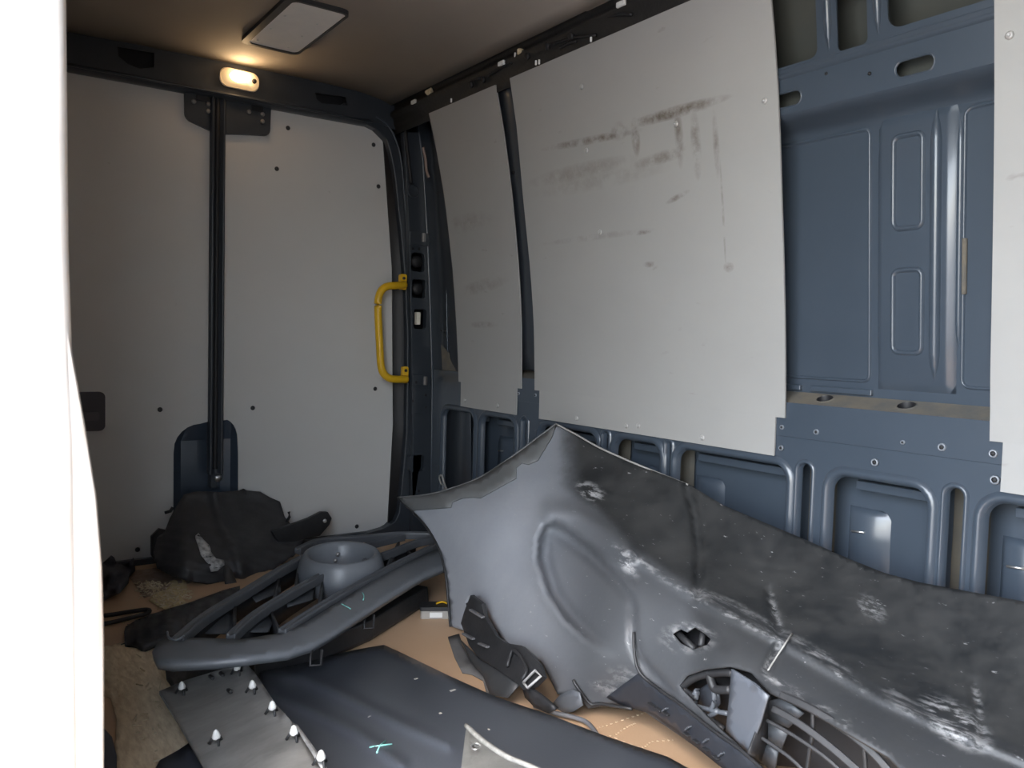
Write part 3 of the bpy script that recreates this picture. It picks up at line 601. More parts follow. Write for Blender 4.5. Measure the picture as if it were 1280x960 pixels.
bctrl = [(497, 622, -.45), (530, 619, -.415), (560, 612, -.38), (600, 597, -.31), (640, 571, -.235), (670, 549, -.16), (695, 530, -.10), (750, 560, -.10), (860, 605, -.09), (960, 655, -.09), (1060, 698, -.09), (1150, 728, -.09), (1300, 756, -.09),
         (548, 685, -.46), (560, 750, -.485), (563, 783, -.50), (580, 788, -.505), (600, 700, -.475), (560, 650, -.44), (620, 640, -.40), (650, 600, -.30), (690, 640, -.345), (670, 700, -.455), (640, 760, -.52),
         (740, 620, -.24), (790, 690, -.36), (730, 700, -.46), (720, 800, -.53), (670, 830, -.56), (722, 866, -.545), (750, 820, -.535), (800, 886, -.49), (765, 880, -.50), (850, 922, -.52), (900, 955, -.545), (960, 1000, -.57),
         (870, 745, -.41), (830, 720, -.385), (870, 680, -.22), (930, 780, -.42), (975, 800, -.41), (950, 730, -.23), (1060, 855, -.43), (1080, 780, -.24), (1220, 925, -.44), (1180, 830, -.24), (1330, 985, -.45), (1330, 880, -.24),
         (820, 800, -.49), (900, 830, -.52), (960, 868, -.53), (1060, 918, -.56), (1150, 985, -.58), (1200, 985, -.55), (1000, 985, -.585)]
bY = tps(bctrl, 1.0)
REC = [(668, 700), (670, 672), (678, 652), (694, 650), (715, 662), (745, 684), (775, 712), (800, 745), (806, 790), (790, 818), (768, 825), (735, 805), (705, 778), (682, 745)]
CRE1 = [(786, 690), (830, 722), (870, 746), (920, 772), (975, 800)]
CRE2 = [(975, 800), (1040, 838), (1100, 872), (1160, 900), (1230, 930), (1340, 975)]
FOLD1 = [(858, 606), (868, 640), (874, 690), (872, 745)]; FOLD2 = [(962, 738), (968, 765), (976, 800), (960, 835)]; FOLD3 = [(1218, 855), (1224, 885), (1226, 925)]
BUMP_ = [(690, 640), (720, 642), (755, 662), (786, 690)]
def relief(x, y):
    r = 0.0
    fade = 1-sm((x*.8+y*.6-992)/120)              # the pocket runs out flat towards the middle of the bumper
    if pip((x, y), REC): r += fade*(.06*sm(pdist((x, y), REC)/11)+.016*math.exp(-((pdist((x, y), REC)-14)/6)**2))
    r -= .006*fade*math.exp(-(pdist((x, y), REC)/5)**2)
    for L_, a_, s_ in ((CRE1, -.02, 6), (CRE2, -.018, 6), (FOLD1, .03, 5), (FOLD2, .022, 5), (FOLD3, .012, 7), (BUMP_, -.035, 13), ([(694, 652), (740, 682), (792, 724)], .02, 4.5), ([(795, 700), (860, 742), (905, 800)], .008, 10), ([(790, 760), (792, 800), (800, 825), (840, 868)], .010, 5)):
        r += a_*math.exp(-(pdist((x, y), L_, False)/s_)**2)
    if y > 700 and x > 860:                      # the smooth lower face stands proud of the ribbed band above
        pass
    return r
def bplace(off=0.0): return lambda x, y: hY(x, y, bY(x, y)+relief(x, y)+off)
BOUT = [(497, 622), (530, 619), (560, 612), (600, 597), (640, 571), (670, 549), (695, 530), (720, 543), (750, 560), (800, 582), (860, 605), (905, 632), (960, 655), (1010, 676), (1060, 698), (1105, 716), (1150, 728), (1215, 740), (1325, 760),
        (1330, 880), (1330, 1010), (975, 1010), (940, 985), (900, 955), (850, 920), (800, 886), (765, 880), (735, 886), (722, 868), (697, 868), (684, 842), (676, 826), (640, 815), (622, 790), (608, 770), (598, 748), (587, 746), (580, 788), (563, 783), (560, 750), (557, 718), (548, 685), (530, 655)]
HOLE = [(848, 858), (858, 845), (880, 837), (912, 833), (938, 840), (962, 866), (1010, 888), (1060, 916), (1110, 945), (1150, 985), (1140, 1004), (985, 1004), (930, 940), (885, 898)]
TORN = [(840, 792), (850, 786), (858, 790), (868, 783), (880, 790), (889, 798), (884, 806), (866, 812), (850, 804)]
bmp = thing('bumper_cover', 'large scuffed dark grey bumper cover leaning against the lower side wall', 'bumper', tuple(hZ(640, 830, 0)))
UP_ = [(690, 610), (740, 640), (786, 690), (830, 722), (870, 746), (975, 800), (1040, 838), (1100, 872), (1160, 900), (1230, 930), (1340, 975), (1400, 700), (690, 400)]
def a_dirt(x, y):
    s = sm(pdist((x, y), UP_)/25) if pip((x, y), UP_) else 0
    return max(s, .5*sm((x-830)/120))
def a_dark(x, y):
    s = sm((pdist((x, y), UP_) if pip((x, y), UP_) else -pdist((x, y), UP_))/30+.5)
    return max(s*sm((x-690)/60+.3), sm((x-610+(y-700)*.15)/150)*.80, sm((x-740)/150)*.93)  # dark upper band, plus the sky sheen's falloff to the right painted as a gradient
GLINTS = [CRE1, [(868, 738), (910, 752), (970, 786)], [(955, 838), (966, 818), (980, 803)], [(964, 745), (970, 770), (978, 790)], [(1218, 860), (1224, 885), (1227, 920)], [(984, 793), (1030, 820), (1060, 840)], [(958, 845), (1000, 868), (1060, 905)]]
def blob(x, y, cx, cy, rx, ry, a):
    c, s = math.cos(a), math.sin(a); dx, dy = x-cx, y-cy; u_, v_ = (dx*c+dy*s)/rx, (-dx*s+dy*c)/ry; return max(0, 1-(u_*u_+v_*v_))
def a_scuff_glint(x, y):
    b = [(738, 615, 22, 12, .5, 1), (780, 700, 28, 9, .9, 1), (1195, 905, 60, 26, .6, 1), (1060, 850, 30, 7, .6, .8), (1015, 815, 20, 5, .6, .8), (1130, 880, 40, 10, .6, .5), (860, 797, 40, 22, 0, .5), (800, 860, 50, 20, .5, .4), (1090, 760, 25, 12, .7, .5), (790, 870, 60, 12, .3, .5)]
    ln = max(.55*math.exp(-(pdist((x, y), L_, False)/3)**2) for L_ in GLINTS)  # highlights painted along the creases, beside the real scuff blobs
    return max(ln, max(k*blob(x, y, cx, cy, rx, ry, a_) for cx, cy, rx, ry, a_, k in b))
sheet('shell', BOUT, bplace(), SHELL, bmp, step=5.5, solid=.005, holes=[HOLE, TORN], attrs={'dirt': a_dirt, 'dark': a_dark, 'scuff_glint': a_scuff_glint})
FLG = mat('flange_plastic', (.11, .114, .115), .55, col2=(.14, .143, .144), scale=10)
FL = [(497, 622), (530, 619), (560, 612), (600, 597), (640, 571), (670, 549), (695, 530), (690, 545), (672, 575), (660, 580), (652, 578), (645, 584), (645, 597), (625, 608), (600, 622), (590, 621), (578, 622), (565, 627), (563, 634), (515, 638)]
sheet('mounting_flange', FL, bplace(-.006), FLG, bmp, step=7, solid=.004)
tube('edge_bead', smoothpts([bplace(-.004)(x, y) for x, y in ((497, 622), (530, 619), (560, 612), (600, 597), (640, 571), (670, 549), (695, 530))], 4), .004, FLG, bmp, 6)
PALE = mat('pale_edge', (.33, .32, .30), .6)
tube('edge_bead', smoothpts([bplace(-.003)(x, y) for x, y in ((695, 530), (720, 543), (750, 560), (800, 582), (860, 606))], 4), .003, PALE, bmp, 6)
tube('edge_bead', smoothpts([bplace(-.003)(x, y) for x, y in ((497, 622), (530, 655), (548, 685), (557, 718), (560, 750), (563, 783))], 4), .004, BLACK, bmp, 6)
for P_ in ([(960, 838), (970, 822), (982, 804), (990, 792)],):
    tube('crease_glint', smoothpts([bplace(-.004)(x, y) for x, y in P_], 3), .0018, PALE, bmp, 5)  # pale rod stands in for the highlight along the crease
# torn bracket hanging inside the hole and the ribs
def up_at(x, y, k): return bplace(k)(x, y)
tube('torn_strut', [up_at(846, 790, .02), up_at(868, 812, .02)], .008, BLACK, bmp, 8); tube('torn_strut', [up_at(880, 785, .03), up_at(876, 808, .03)], .007, BLACK, bmp, 8)
sheet('backing', [(830, 780), (900, 778), (900, 820), (835, 820)], bplace(.05), RUBBER, bmp, step=20)
# lower intake: slotted lip, fin, lattice
LIP = [(797, 842), (815, 855), (850, 880), (890, 912), (935, 945), (1000, 1008), (950, 1008), (905, 962), (860, 926), (815, 893), (775, 881), (758, 872)]
lip = sheet('slotted_lip', LIP, bplace(-.008), mat('lip_plastic', (.02, .023, .03), .38, col2=(.035, .038, .045), scale=20), bmp, step=8, solid=.005)
tube('lip_edge', smoothpts([bplace(-.010)(x, y) for x, y in ((792, 790), (793, 815), (798, 838), (815, 855), (850, 880), (890, 912), (935, 945), (1000, 1008))], 4), .0035, BLACK, bmp, 8)
for x, y in ((812, 878), (821, 884), (830, 889), (856, 915), (868, 924), (880, 934), (893, 944)):
    c = Vector(bplace(-.010)(x, y)); d = (Vector(bplace(-.010)(x+7, y+5))-c); bar('lip_slot', [c, c+d], .016, .004, BLACK, lip)
for x, y in ((829, 889), (858, 912), (880, 928), (899, 945)):
    c = Vector(bplace(-.012)(x, y)); d = (Vector(bplace(-.012)(x+5, y-4))-c); bar('lip_tooth', [c, c+d], .012, .004, GREYP, lip)
sheet('fin', [(914, 836), (936, 850), (960, 870), (950, 905), (936, 942), (920, 928), (907, 913), (911, 875)], lambda x, y: hY(x, y, -.55-.0006*(x-935)+.0001*(y-880)), mat('fin_plastic', (.085, .095, .112), .35, col2=(.11, .12, .14), scale=5), bmp, step=8, solid=.004)
sheet('fin_side', [(960, 870), (975, 866), (966, 900), (952, 952), (936, 942), (950, 905)], lambda x, y: hY(x, y, -.54+.003*(x-950)), BLACK, bmp, step=8, solid=.004)
def pt(x, y, Yv): return hY(x, y, Yv)
for P_, r in (([(852, 858), (872, 845), (905, 840), (916, 842)], .009), ([(852, 860), (862, 868), (872, 872)], .008), ([(886, 838), (890, 855), (896, 862), (914, 862)], .009), ([(866, 874), (872, 862), (868, 880)], .006), ([(862, 880), (890, 888), (910, 892)], .005), ([(892, 862), (893, 878), (888, 888)], .005), ([(880, 900), (898, 888)], .006), ([(878, 892), (905, 912)], .007)):
    tube('fog_lamp_frame', smoothpts([pt(x, y, -.50) for x, y in P_], 4), r, BLACK if r > .006 else GREYP, bmp, 8)
sheet('fog_lamp_blank', [(868, 880), (876, 860), (888, 852), (898, 862), (900, 880), (890, 892), (876, 890)], lambda x, y: hY(x, y, -.46), mat('blank_plastic', (.04, .045, .055), .4), bmp, step=8)
LAT = [[(975, 868), (1010, 884), (1050, 908), (1090, 940), (1120, 975)], [(965, 885), (1000, 905), (1040, 935), (1080, 970), (1100, 990)], [(958, 900), (990, 918), (1030, 945), (1060, 972)], [(952, 922), (985, 945), (1010, 968)],
       [(1016, 890), (1016, 915), (1012, 940), (1008, 968)], [(1080, 935), (1082, 960), (1080, 985)]]
for i, P_ in enumerate(LAT): bar('grille_bar', smoothpts([pt(x, y, -.535+(.01 if i > 3 else 0)) for x, y in P_], 4), .013 if i < 2 else .007, .007, BLACK, bmp, (0, -1, .4))
for P_ in ([(962, 876), (978, 872), (1004, 892), (985, 910), (958, 897)], [(958, 900), (985, 914), (976, 938), (950, 922)], [(950, 925), (972, 940), (968, 965), (945, 950)]):
    sheet('grille_web', P_, lambda x, y: hY(x, y, -.51), mat('web_grey', (.05, .055, .062), .45), bmp, step=12, solid=.004)
sheet('intake_backing', [(840, 835), (960, 835), (1160, 960), (1160, 1006), (1015, 1006), (1000, 960), (950, 955), (900, 915), (840, 870)], lambda x, y: hY(x, y, -.43), RUBBER, bmp, step=20, solid=.004)  # added dark sheet, stands for the dark depth behind the bars
# grey skirt tab beside the floor
sheet('skirt_tab', [(690, 880), (700, 868), (714, 862), (724, 866), (728, 882), (716, 890), (700, 892)], lambda x, y: hY(x, y, -.565), GREYP, bmp, step=7, solid=.004)
tube('torn_edge', smoothpts([bplace(-.006)(x, y) for x, y in ((716, 850), (724, 862), (738, 880), (750, 880), (790, 886))], 4), .004, BLACK, bmp, 6)

# black bracket screwed to the bumper's lower corner
bk = thing('bumper_bracket', 'broken black mounting bracket hanging at the lower corner of the bumper cover', 'bracket', tuple(hZ(620, 830, 0)))
kp = tps([(588, 745, -.56), (576, 778, -.56), (680, 855, -.66), (600, 850, -.66), (640, 800, -.60), (650, 870, -.68), (600, 800, -.58)], 1)
def kpl(off=0): return lambda x, y: hY(x, y, kp(x, y)+off)
BK = [(588, 744), (602, 755), (606, 772), (620, 795), (634, 804), (652, 807), (664, 818), (674, 830), (679, 845), (668, 856), (654, 862), (644, 852), (630, 842), (612, 830), (598, 822), (586, 806), (576, 779), (580, 765)]
sheet('bracket_body', BK, kpl(), BLACK, bk, step=6, solid=.012, bevel=.002)
for P_ in ([(588, 762), (604, 772)], [(579, 792), (592, 799)], [(599, 804), (610, 809)]): bar('bracket_rib', [kpl(-.008)(x, y) for x, y in P_], .012, .006, mat('worn_edge', (.13, .13, .135), .4), bk)
tube('buckle', [kpl(-.012)(x, y) for x, y in ((654, 853), (669, 838), (676, 845), (660, 860), (654, 853))], .0035, mat('worn_light', (.4, .4, .4), .4), bk, 6)
tube('bracket_rim', smoothpts([kpl(-.01)(x, y) for x, y in ((634, 833), (640, 814), (650, 820), (658, 838), (652, 850))], 3), .005, BLACK, bk, 6)
sheet('bracket_skirt', [(576, 800), (600, 824), (632, 842), (648, 856), (634, 872), (612, 868), (604, 846), (588, 826)], lambda x, y: hY(x, y, kp(x, y)+.01), mat('skirt_black', (.04, .042, .045), .5), bk, step=8, solid=.004)
sheet('bracket_foot', [(652, 858), (664, 862), (680, 874), (694, 886), (686, 892), (668, 884), (656, 872)], lambda x, y: hY(x, y, -.665), BLACK, bk, step=7, solid=.01)
o = sheet('curved_strip', [(560, 796), (574, 792), (578, 806), (588, 826), (604, 838), (618, 862), (620, 876), (610, 872), (604, 850), (590, 842), (578, 840), (568, 820)], lambda x, y: hZ(x, y, .006), mat('dusty_grey_plastic', (.10, .10, .10), .7, col2=(.15, .145, .14), scale=12), None, step=7, solid=.004)
tag(o, 'dusty grey curved plastic strip on the floor under the broken bracket', 'plastic strip')
o = tube('cable', smoothpts([hZ(x, y, .012) for x, y in ((668, 882), (690, 890), (715, 896), (732, 902), (742, 912), (750, 925))], 5), .0055, mat('grey_cable', (.13, .135, .15), .45), None, 8)
tag(o, 'short grey cable lying on the floor below the bumper cover', 'cable')

# ------------------------------------------------------------------ small things on the floor
c = hZ(545, 770, 0); bx = thing('relay_box', 'small black and silver electrical box on the brown floor', 'electrical box', tuple(c))
def orient(c, ang): 
    ca, sa = math.cos(ang), math.sin(ang); return lambda a_, b_, z: (c[0]+ca*a_-sa*b_, c[1]+sa*a_+ca*b_, z)
g = orient(c, 1.05)
plate('case', [rrect(-.05, -.028, .05, .028, .008)], lambda u, v_, q: g(u, v_, .026+q), .026, mat('case_silver', (.36, .34, .31), .4, .3), bx, bevel=.002)
plate('lid', [rrect(-.053, -.031, .053, .031, .010)], lambda u, v_, q: g(u, v_, .038+q), .012, BLACK, bx, bevel=.003)
plate('sticker', [rrect(-.02, -.0335, .02, -.0305, .001)], lambda u, v_, q: g(u, v_, .022+q), .016, WHITEP, bx)
tube('yellow_wire', smoothpts([g(.0, 0, .041), g(.02, .01, .043), g(.035, -.005, .043), g(.045, .008, .041)], 4), .003, YEL, bx, 6)
o = sheet('plastic_tab', [(514, 738), (528, 735), (533, 748), (524, 752), (516, 744)], floor_at(.012), BLACK, None, step=5, solid=.010); tag(o, 'tiny black plastic tab on the floor near the electrical box', 'plastic tab')
tie = tube('wire_hook', smoothpts([hY(x, y, -.03) for x, y in ((559, 614), (555, 603), (552, 594), (549, 597), (552, 606))], 4), .004, mat('hook_wire', (.55, .53, .5), .35, .6), pf, 6)

# ------------------------------------------------------------------ wheel arch liner
wl_ = thing('wheel_arch_liner', 'crumpled black wheel arch liner with white paint smear against the rear doors', 'wheel arch liner', tuple(hZ(270, 728, 0)))
LN = [(192, 690), (196, 672), (206, 664), (212, 648), (222, 630), (230, 618), (246, 614), (275, 615), (300, 613), (326, 615), (338, 622), (350, 627), (356, 646), (366, 658), (382, 668), (372, 690), (350, 706), (322, 722), (285, 727), (250, 728), (218, 722), (196, 710)]
BLK2 = mat('liner_black', (.03, .03, .033), .5, col2=(.055, .054, .057), scale=18, bump=.35, bscale=60)
def lz(x, y):                                     # distance of the liner's skin from the rear doors
    t = sm((y-612)/110); base = .05+.33*t
    base += .05*math.sin((x-200)/26.0)*.5-.10*((x-285)/100)**2*(.3+.7*t)
    if x < 240: base -= .05*math.sin((x-192)/8)*.25
    base += .035*math.exp(-(pdist((x, y), [(268, 615), (275, 650), (295, 690), (305, 725)], False)/7)**2)
    base += .006*math.sin(y*.9+x*.12)*sm((y-650)/20)
    return max(base, .03)
sheet('liner_skin', LN, lambda x, y: hX(x, y, lz(x, y)), BLK2, wl_, step=5, solid=.012)
sheet('side_lug', [(190, 695), (190, 672), (200, 662), (210, 664), (208, 690), (200, 712)], lambda x, y: hX(x, y, .10), BLACK, wl_, step=7, solid=.03)
arm = sheet('support_arm', [(340, 664), (364, 656), (386, 648), (402, 640), (410, 640), (415, 648), (412, 656), (400, 670), (380, 674), (352, 684)], lambda x, y: hX(x, y, .22-.0004*(x-340)), BLACK, wl_, step=7, solid=.02, bevel=.002)
lathe('eyelet', [(.008, 0), (.008, .004), (.004, .004)], hX(406, 651, .205), STEEL, arm, (1, -.3, 0), 10)
for P_ in ([(206, 641), (213, 639), (216, 634)], [(358, 652), (362, 646), (361, 640)]): tube('clip', [hX(x, y, .12) for x, y in P_], .006, BLACK, wl_, 6)
sheet('white_smear', [(244, 670), (248, 666), (254, 674), (262, 682), (264, 690), (270, 698), (280, 700), (281, 706), (272, 713), (264, 714), (260, 704), (252, 694), (248, 682)], lambda x, y: hX(x, y, lz(x, y)+.006), mat('white_paint_flake', (.62, .62, .62), .6, col2=(.2, .2, .2), scale=45, amt=.3), wl_, step=4, solid=.003)
sheet('dark_flap', [(282, 706), (290, 712), (296, 728), (292, 742), (283, 738), (280, 722)], lambda x, y: hX(x, y, .42), mat('flap_grey', (.04, .038, .036), .6), wl_, step=6, solid=.006)

# ------------------------------------------------------------------ radiator grille
GR = mat('grille_grey', (.12, .13, .145), .38, col2=(.155, .168, .185), scale=9, bump=.06, bscale=150)
GD = mat('grille_dark', (.022, .024, .027), .45, col2=(.034, .036, .04), scale=12)
gr = thing('radiator_grille', 'grey slatted radiator grille with a round badge cup lying on the floor', 'grille', tuple(hZ(370, 770, 0)))
ZG = .13
def gz(x, y, dz=0): return hZ(x, y, ZG+dz)
FB = [(190, 815), (198, 802), (210, 797), (250, 797), (300, 799), (345, 792), (380, 779), (430, 748), (480, 716), (520, 697), (556, 683), (558, 708), (530, 719), (490, 744), (450, 770), (420, 790), (392, 806), (360, 816), (320, 821), (270, 827), (215, 830), (196, 827)]
CL_ = [(200, 814), (250, 813), (310, 812), (365, 800), (405, 780), (450, 752), (490, 728), (556, 696)]
sheet('front_bar', FB, lambda x, y: gz(x, y, .010-.0005*max(0, pdist((x, y), CL_, False)-7)*1.2), GR, gr, step=6, solid=.02)
for nm, P_, wd in (('slat', [(222, 800), (255, 772), (300, 744), (345, 716), (380, 697)], .035), ('slat', [(288, 796), (320, 768), (362, 742), (412, 714)], .03), ('slat', [(352, 790), (392, 764), (440, 736), (500, 704), (545, 682)], .03),
                   ('slat', [(455, 702), (490, 690), (520, 678), (550, 672)], .026), ('slat', [(372, 688), (400, 676), (450, 672), (500, 668), (550, 668)], .03), ('slat', [(448, 684), (480, 676), (505, 670)], .02)):
    s_ = sweep(nm, smoothpts([gz(x, y, .01) for x, y in P_], 5), [(-wd*.42, -.012), (wd*.42, -.018), (wd*.42, .006), (wd*.28, .010), (wd*.12, .004), (-wd*.12, .004), (-wd*.28, .010), (-wd*.42, .006)], mat('slat_grey', (.07, .076, .084), .42, col2=(.095, .10, .11), scale=14), gr, smooth=False, bevel=.003)
for P_ in ([(256, 791), (290, 761), (292, 784), (282, 791)], [(314, 744), (350, 724), (351, 739), (320, 752)], [(296, 789), (339, 763), (341, 778), (335, 789)], [(358, 747), (394, 729), (391, 749), (359, 758)], [(365, 782), (391, 769), (389, 777)], [(420, 752), (455, 733), (452, 745), (424, 760)]): sheet('web_face', P_, lambda x, y: gz(x, y, -.02), mat('web_grey', (.05, .055, .062), .45), gr, step=9, solid=.004)
# deep vanes hanging under the slats and the upright webs between them
def vane(P_, d=.07):
    Q = smoothpts([gz(x, y, 0) for x, y in P_], 4); loft('vane', [[q, q+Vector((-.02, .012, -d))] for q in Q], GD, gr, solid=.004)
for P_ in ([(235, 790), (300, 746), (378, 699)], [(300, 790), (362, 744), (410, 716)], [(360, 786), (440, 738), (540, 684)], [(455, 704), (520, 680)]): vane(P_)
for P_ in ([(292, 758), (290, 795)], [(350, 720), (344, 752)], [(340, 762), (352, 790)], [(402, 722), (396, 760)], [(468, 722), (452, 752)], [(508, 688), (520, 698)], [(500, 676), (486, 706)], [(372, 700), (368, 735)], [(440, 738), (424, 764)]):
    a_, b_ = gz(*P_[0], -.004), gz(*P_[1], -.004); loft('web', [[a_, a_+np.array((0, 0, -.055))], [b_, b_+np.array((0, 0, -.055))]], GD, gr, solid=.008)
rc = hZ(427, 690, ZG+.055)
lathe('badge_cup', [(.150, -.105), (.142, -.06), (.132, -.02), (.122, -.004), (.116, 0), (.108, -.004), (.102, -.02), (.092, -.075), (.03, -.08)], rc, GR, gr, (.06, -.03, 1), 32)
for k in (-.3, .1): lathe('cup_screw', [(.006, 0), (.006, .006), (.003, .008)], Vector(rc)+Vector((-.085, .02+.02*k, -.035+.05*k)), mat('dull_clip', (0, 0, 0)), gr, (1, -.2, .3), 8)
for x, y in ((390, 812), (457, 768)):
    a_ = gz(x, y, -.01); tube('clip', [a_+np.array(q) for q in ((0, 0, 0), (.01, -.01, -.035), (.01, .02, -.04), (0, .025, -.005))], .004, BLACK, gr, 6)
CHALK = mat('teal_chalk', (.25, .6, .55), .8)
for P_ in ([(427, 755), (433, 758), (438, 761)], [(453, 741), (455, 745), (454, 750)]): tube('chalk_mark', smoothpts([gz(x, y, .016) for x, y in P_], 3), .0018, CHALK, gr, 5)
tube('bent_wire', smoothpts([gz(x, y, .02) for x, y in ((209, 790), (211, 797), (220, 800), (230, 795))], 4), .003, GR, gr, 6)

# black trim under the grille
P_ = [(300, 842), (380, 822), (440, 796), (514, 751)]
o = thing('black_trim_rail', 'black hollow trim rail lying on the floor under the front of the grille', 'trim rail', tuple(hZ(410, 810, 0)))
sweep('rail_body', [hZ(x, y, .035)+np.array((-.09, .03, 0)) for x, y in P_], [(-.085, -.034), (.075, -.034), (.085, -.02), (.08, .03), (-.06, .034)], BLACK, o, smooth=False, bevel=.004)
tube('rail_edge', [hZ(x, y, .006) for x, y in P_], .004, mat('brown_edge', (.09, .06, .045), .7), o, 6)
bar('end_rib', [hZ(500, 742, .05), hZ(510, 752, .02)], .01, .02, mat('blank_plastic', (0, 0, 0)), o)
o = sheet('ribbed_duct', [(155, 790), (157, 783), (170, 775), (200, 764), (240, 752), (278, 738), (300, 732), (300, 752), (262, 775), (232, 795), (205, 800), (180, 806), (156, 805)], lambda x, y: hZ(x, y, .03+.03*sm((x-155)/60)+.003*math.sin(x*1.4)-.02*sm((y-790+(x-155)*.3)/25)), BLK2, None, step=4, solid=.02)
tag(o, 'black ribbed plastic duct lying beside the worn wood at the end of the grille', 'duct')
o = sheet('under_tray', [(206, 828), (260, 834), (300, 830), (316, 832), (296, 836), (236, 850), (216, 858), (208, 845)], lambda x, y: hZ(x, y, .012), BLACK, None, step=8, solid=.01); tag(o, 'flat black plastic piece squeezed between grille end and clip plate', 'plastic piece')
o = tube('rubber_loop', smoothpts([hZ(x, y, .01) for x, y in ((100, 772), (134, 769), (160, 765), (182, 762), (187, 764), (180, 768), (160, 773), (134, 779), (95, 785))], 5), .007, RUBBER, None, 8); tag(o, 'thin black rubber strap loop on the floor by the doorway edge', 'strap')
o = sheet('dark_bundle', [(128, 704), (136, 699), (146, 704), (154, 706), (162, 702), (165, 710), (158, 722), (146, 735), (128, 744)], lambda x, y: hZ(x, y, .03+.06*sm(pdist((x, y), [(128, 704), (165, 710), (128, 744)])/14)), mat('dark_cloth', (.05, .05, .065), .8, col2=(.07, .07, .08), scale=20, bump=.5), None, step=5, solid=.02); tag(o, 'dark grey bundle at the foot of the lined rear door', 'bundle')
o = sheet('dark_sheet', [(100, 900), (128, 908), (140, 921), (146, 945), (146, 1000), (90, 1000)], floor_at(.012), mat('slate_plastic', (.05, .055, .07), .5), None, step=12, solid=.006); tag(o, 'slate grey plastic sheet corner at the edge of the worn wood', 'plastic sheet')
o = sheet('dark_offcut', [(200, 950), (222, 938), (240, 926), (262, 950), (300, 1000), (170, 1000)], floor_at(.012), mat('slate_plastic', (0, 0, 0)), None, step=12, solid=.006); tag(o, 'slate grey plastic offcut under the clip plate on the worn wood', 'plastic sheet')

# ------------------------------------------------------------------ blue-grey body panel, clip plate, corner piece
PNL = mat('panel_satin', (.040, .046, .058), .36, col2=(.05, .057, .07), scale=4, bump=.05, bscale=200, coat=.1)
pz = tps([(345, 832, .022), (480, 806, .045), (560, 845, .075), (680, 892, .10), (835, 947, .11), (420, 900, .07), (520, 880, .10), (640, 930, .15), (400, 990, .08), (560, 990, .15), (750, 990, .15), (900, 985, .10)], 1)
RID = [([(330, 838), (380, 846), (430, 870), (500, 905), (560, 930)], .012, 8), ([(345, 870), (400, 893), (450, 918), (500, 955)], .012, 8)]
def pzz(x, y): return pz(x, y)+sum(a_*math.exp(-(pdist((x, y), L_, False)/s_)**2) for L_, a_, s_ in RID)
PO = [(322, 834), (345, 831), (400, 822), (445, 812), (480, 806), (500, 815), (560, 844), (620, 871), (680, 891), (760, 921), (835, 946), (905, 985), (905, 1015), (330, 1015), (345, 960), (345, 900), (325, 850)]
def pdrop(x, y):
    d = pdist((x, y), [(322, 834), (345, 831), (400, 822), (445, 812), (480, 806), (560, 844), (620, 871), (680, 891), (760, 921), (835, 946), (905, 985)], False); return -.02*(1-sm(d/9))
panel = thing('body_panel', 'large dark blue-grey satin body panel with pressed ridges lying in the foreground', 'body panel', tuple(hZ(560, 930, 0)))
sheet('panel_skin', PO, lambda x, y: hZ(x, y, pzz(x, y)+pdrop(x, y)), PNL, panel, step=5, solid=.018)
for P_ in ([(462, 934), (475, 932), (490, 930)], [(471, 941), (475, 932), (482, 926)]): tube('chalk_mark', [hZ(x, y, pzz(x, y)+.002) for x, y in P_], .0016, CHALK, panel, 5)
for x, y, l in ((563, 864, 6), (549, 892, 3), (518, 849, 4), (460, 896, 4), (610, 912, 2)): bar('paint_chip', [hZ(x, y, pzz(x, y)+.001), hZ(x+l, y-l*.4, pzz(x+l, y)+.001)], .006, .001, PALE, panel)
cp = thing('clip_plate', 'scratched flat black plate studded with white plastic fasteners', 'plastic plate', tuple(hZ(310, 910, 0)))
cz = lambda x, y: .05+.06*sm((x-200)/180)+.02*sm((y-830)/130)
CP = [(199, 864), (232, 850), (262, 841), (306, 827), (318, 840), (345, 880), (376, 914), (402, 950), (440, 1015), (285, 1015), (252, 955), (224, 905)]
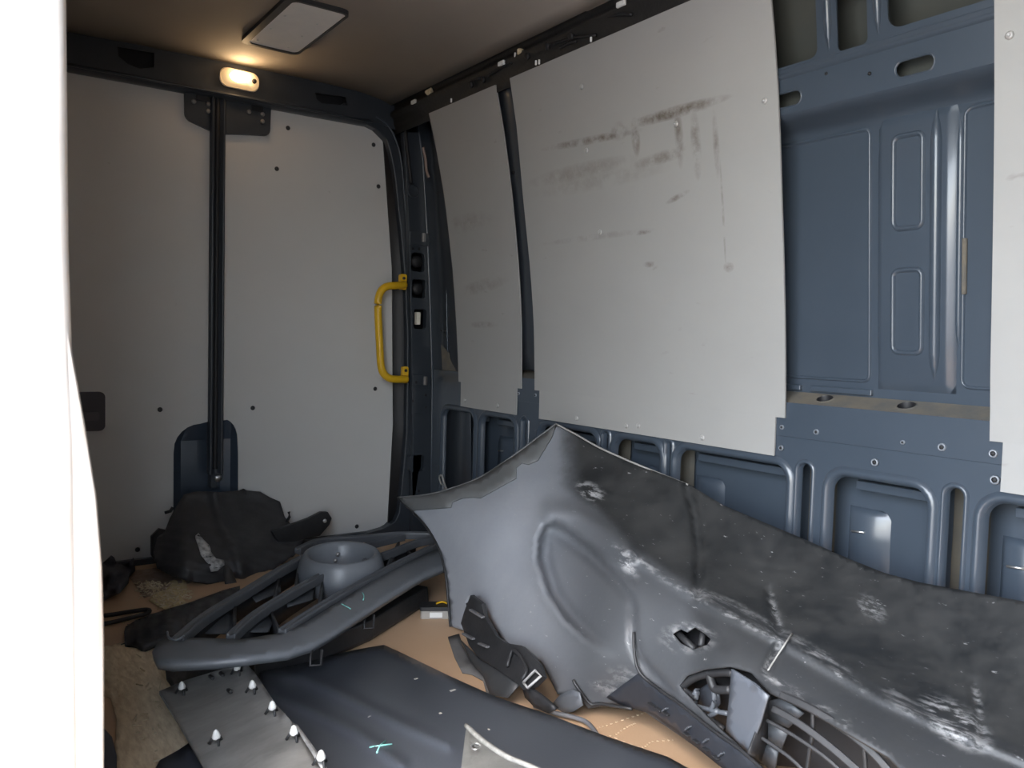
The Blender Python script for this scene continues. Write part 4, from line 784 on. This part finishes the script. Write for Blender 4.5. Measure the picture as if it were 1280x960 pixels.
sheet('plate_body', CP, lambda x, y: hZ(x, y, cz(x, y)), mat('scratched_black', (.11, .11, .108), .4, col2=(.27, .265, .255), scale=7, stretch=(2.2, 1, 1), amt=.55, bump=.15), cp, step=10, solid=.008, bevel=.001)
sheet('worn_edge', [(366, 903), (372, 906), (400, 944), (412, 966), (404, 964), (388, 938)], lambda x, y: hZ(x, y, cz(x, y)+.002), mat('worn_white', (.42, .42, .42), .6, col2=(.15, .15, .15), scale=40), cp, step=6, solid=.002)
for x, y in ((228, 867), (297, 843), (316, 866), (341, 893), (368, 925), (271, 930), (402, 957)):
    b_ = hZ(x, y, cz(x, y))
    ft = lathe('fastener', [(.003, .012), (.0075, .013), (.0085, .017), (.006, .024), (.0045, .028), (.001, .031)], b_, WHITEP, cp, (.1, -.1, 1), 10)
    for q in ((.01, 0), (-.007, .009), (-.007, -.009)): tube('fastener_leg', [Vector(b_)+Vector((q[0]*1.4, q[1]*1.4, 0)), Vector(b_)+Vector((q[0]*.6, q[1]*.6, .015))], .0028, BLACK, ft, 5)
for x, y in ((262, 845), (275, 841), (285, 862)): bar('clip_stub', [hZ(x, y, cz(x, y)+.003), hZ(x+4, y+3, cz(x, y)+.008)], .008, .008, BLACK, cp)
cz2 = lambda x, y: pzz(min(max(x, 560), 740), y)+.028
co = thing('corner_piece', 'grey scuffed triangular corner piece with a round hole on the body panel', 'plastic piece', tuple(hZ(610, 960, .1)))
TR = [(583, 906), (600, 922), (630, 942), (660, 955), (705, 975), (720, 1012), (570, 1012), (577, 955)]
sheet('corner_body', TR, lambda x, y: hZ(x, y, cz2(x, y)), mat('corner_grey', (.085, .088, .085), .5, col2=(.16, .16, .15), scale=16, amt=.5, bump=.2), co, step=8, solid=.012, holes=[circ(595, 933, 4.5, 12, 3)])
tube('scuffed_rim', smoothpts([hZ(x, y, cz2(x, y)+.004) for x, y in ((583, 907), (601, 924), (630, 944), (660, 957), (705, 977))], 4), .005, mat('scuff_rim', (.12, .12, .115), .7, col2=(.30, .30, .28), scale=60), co, 6)
tube('hole_ring', [hZ(x, y, cz2(595, 933)+.002) for x, y in circ(595, 933, 6, 17, 3.8)[:17]+[(601, 933)]], .0014, STEEL, co, 6)
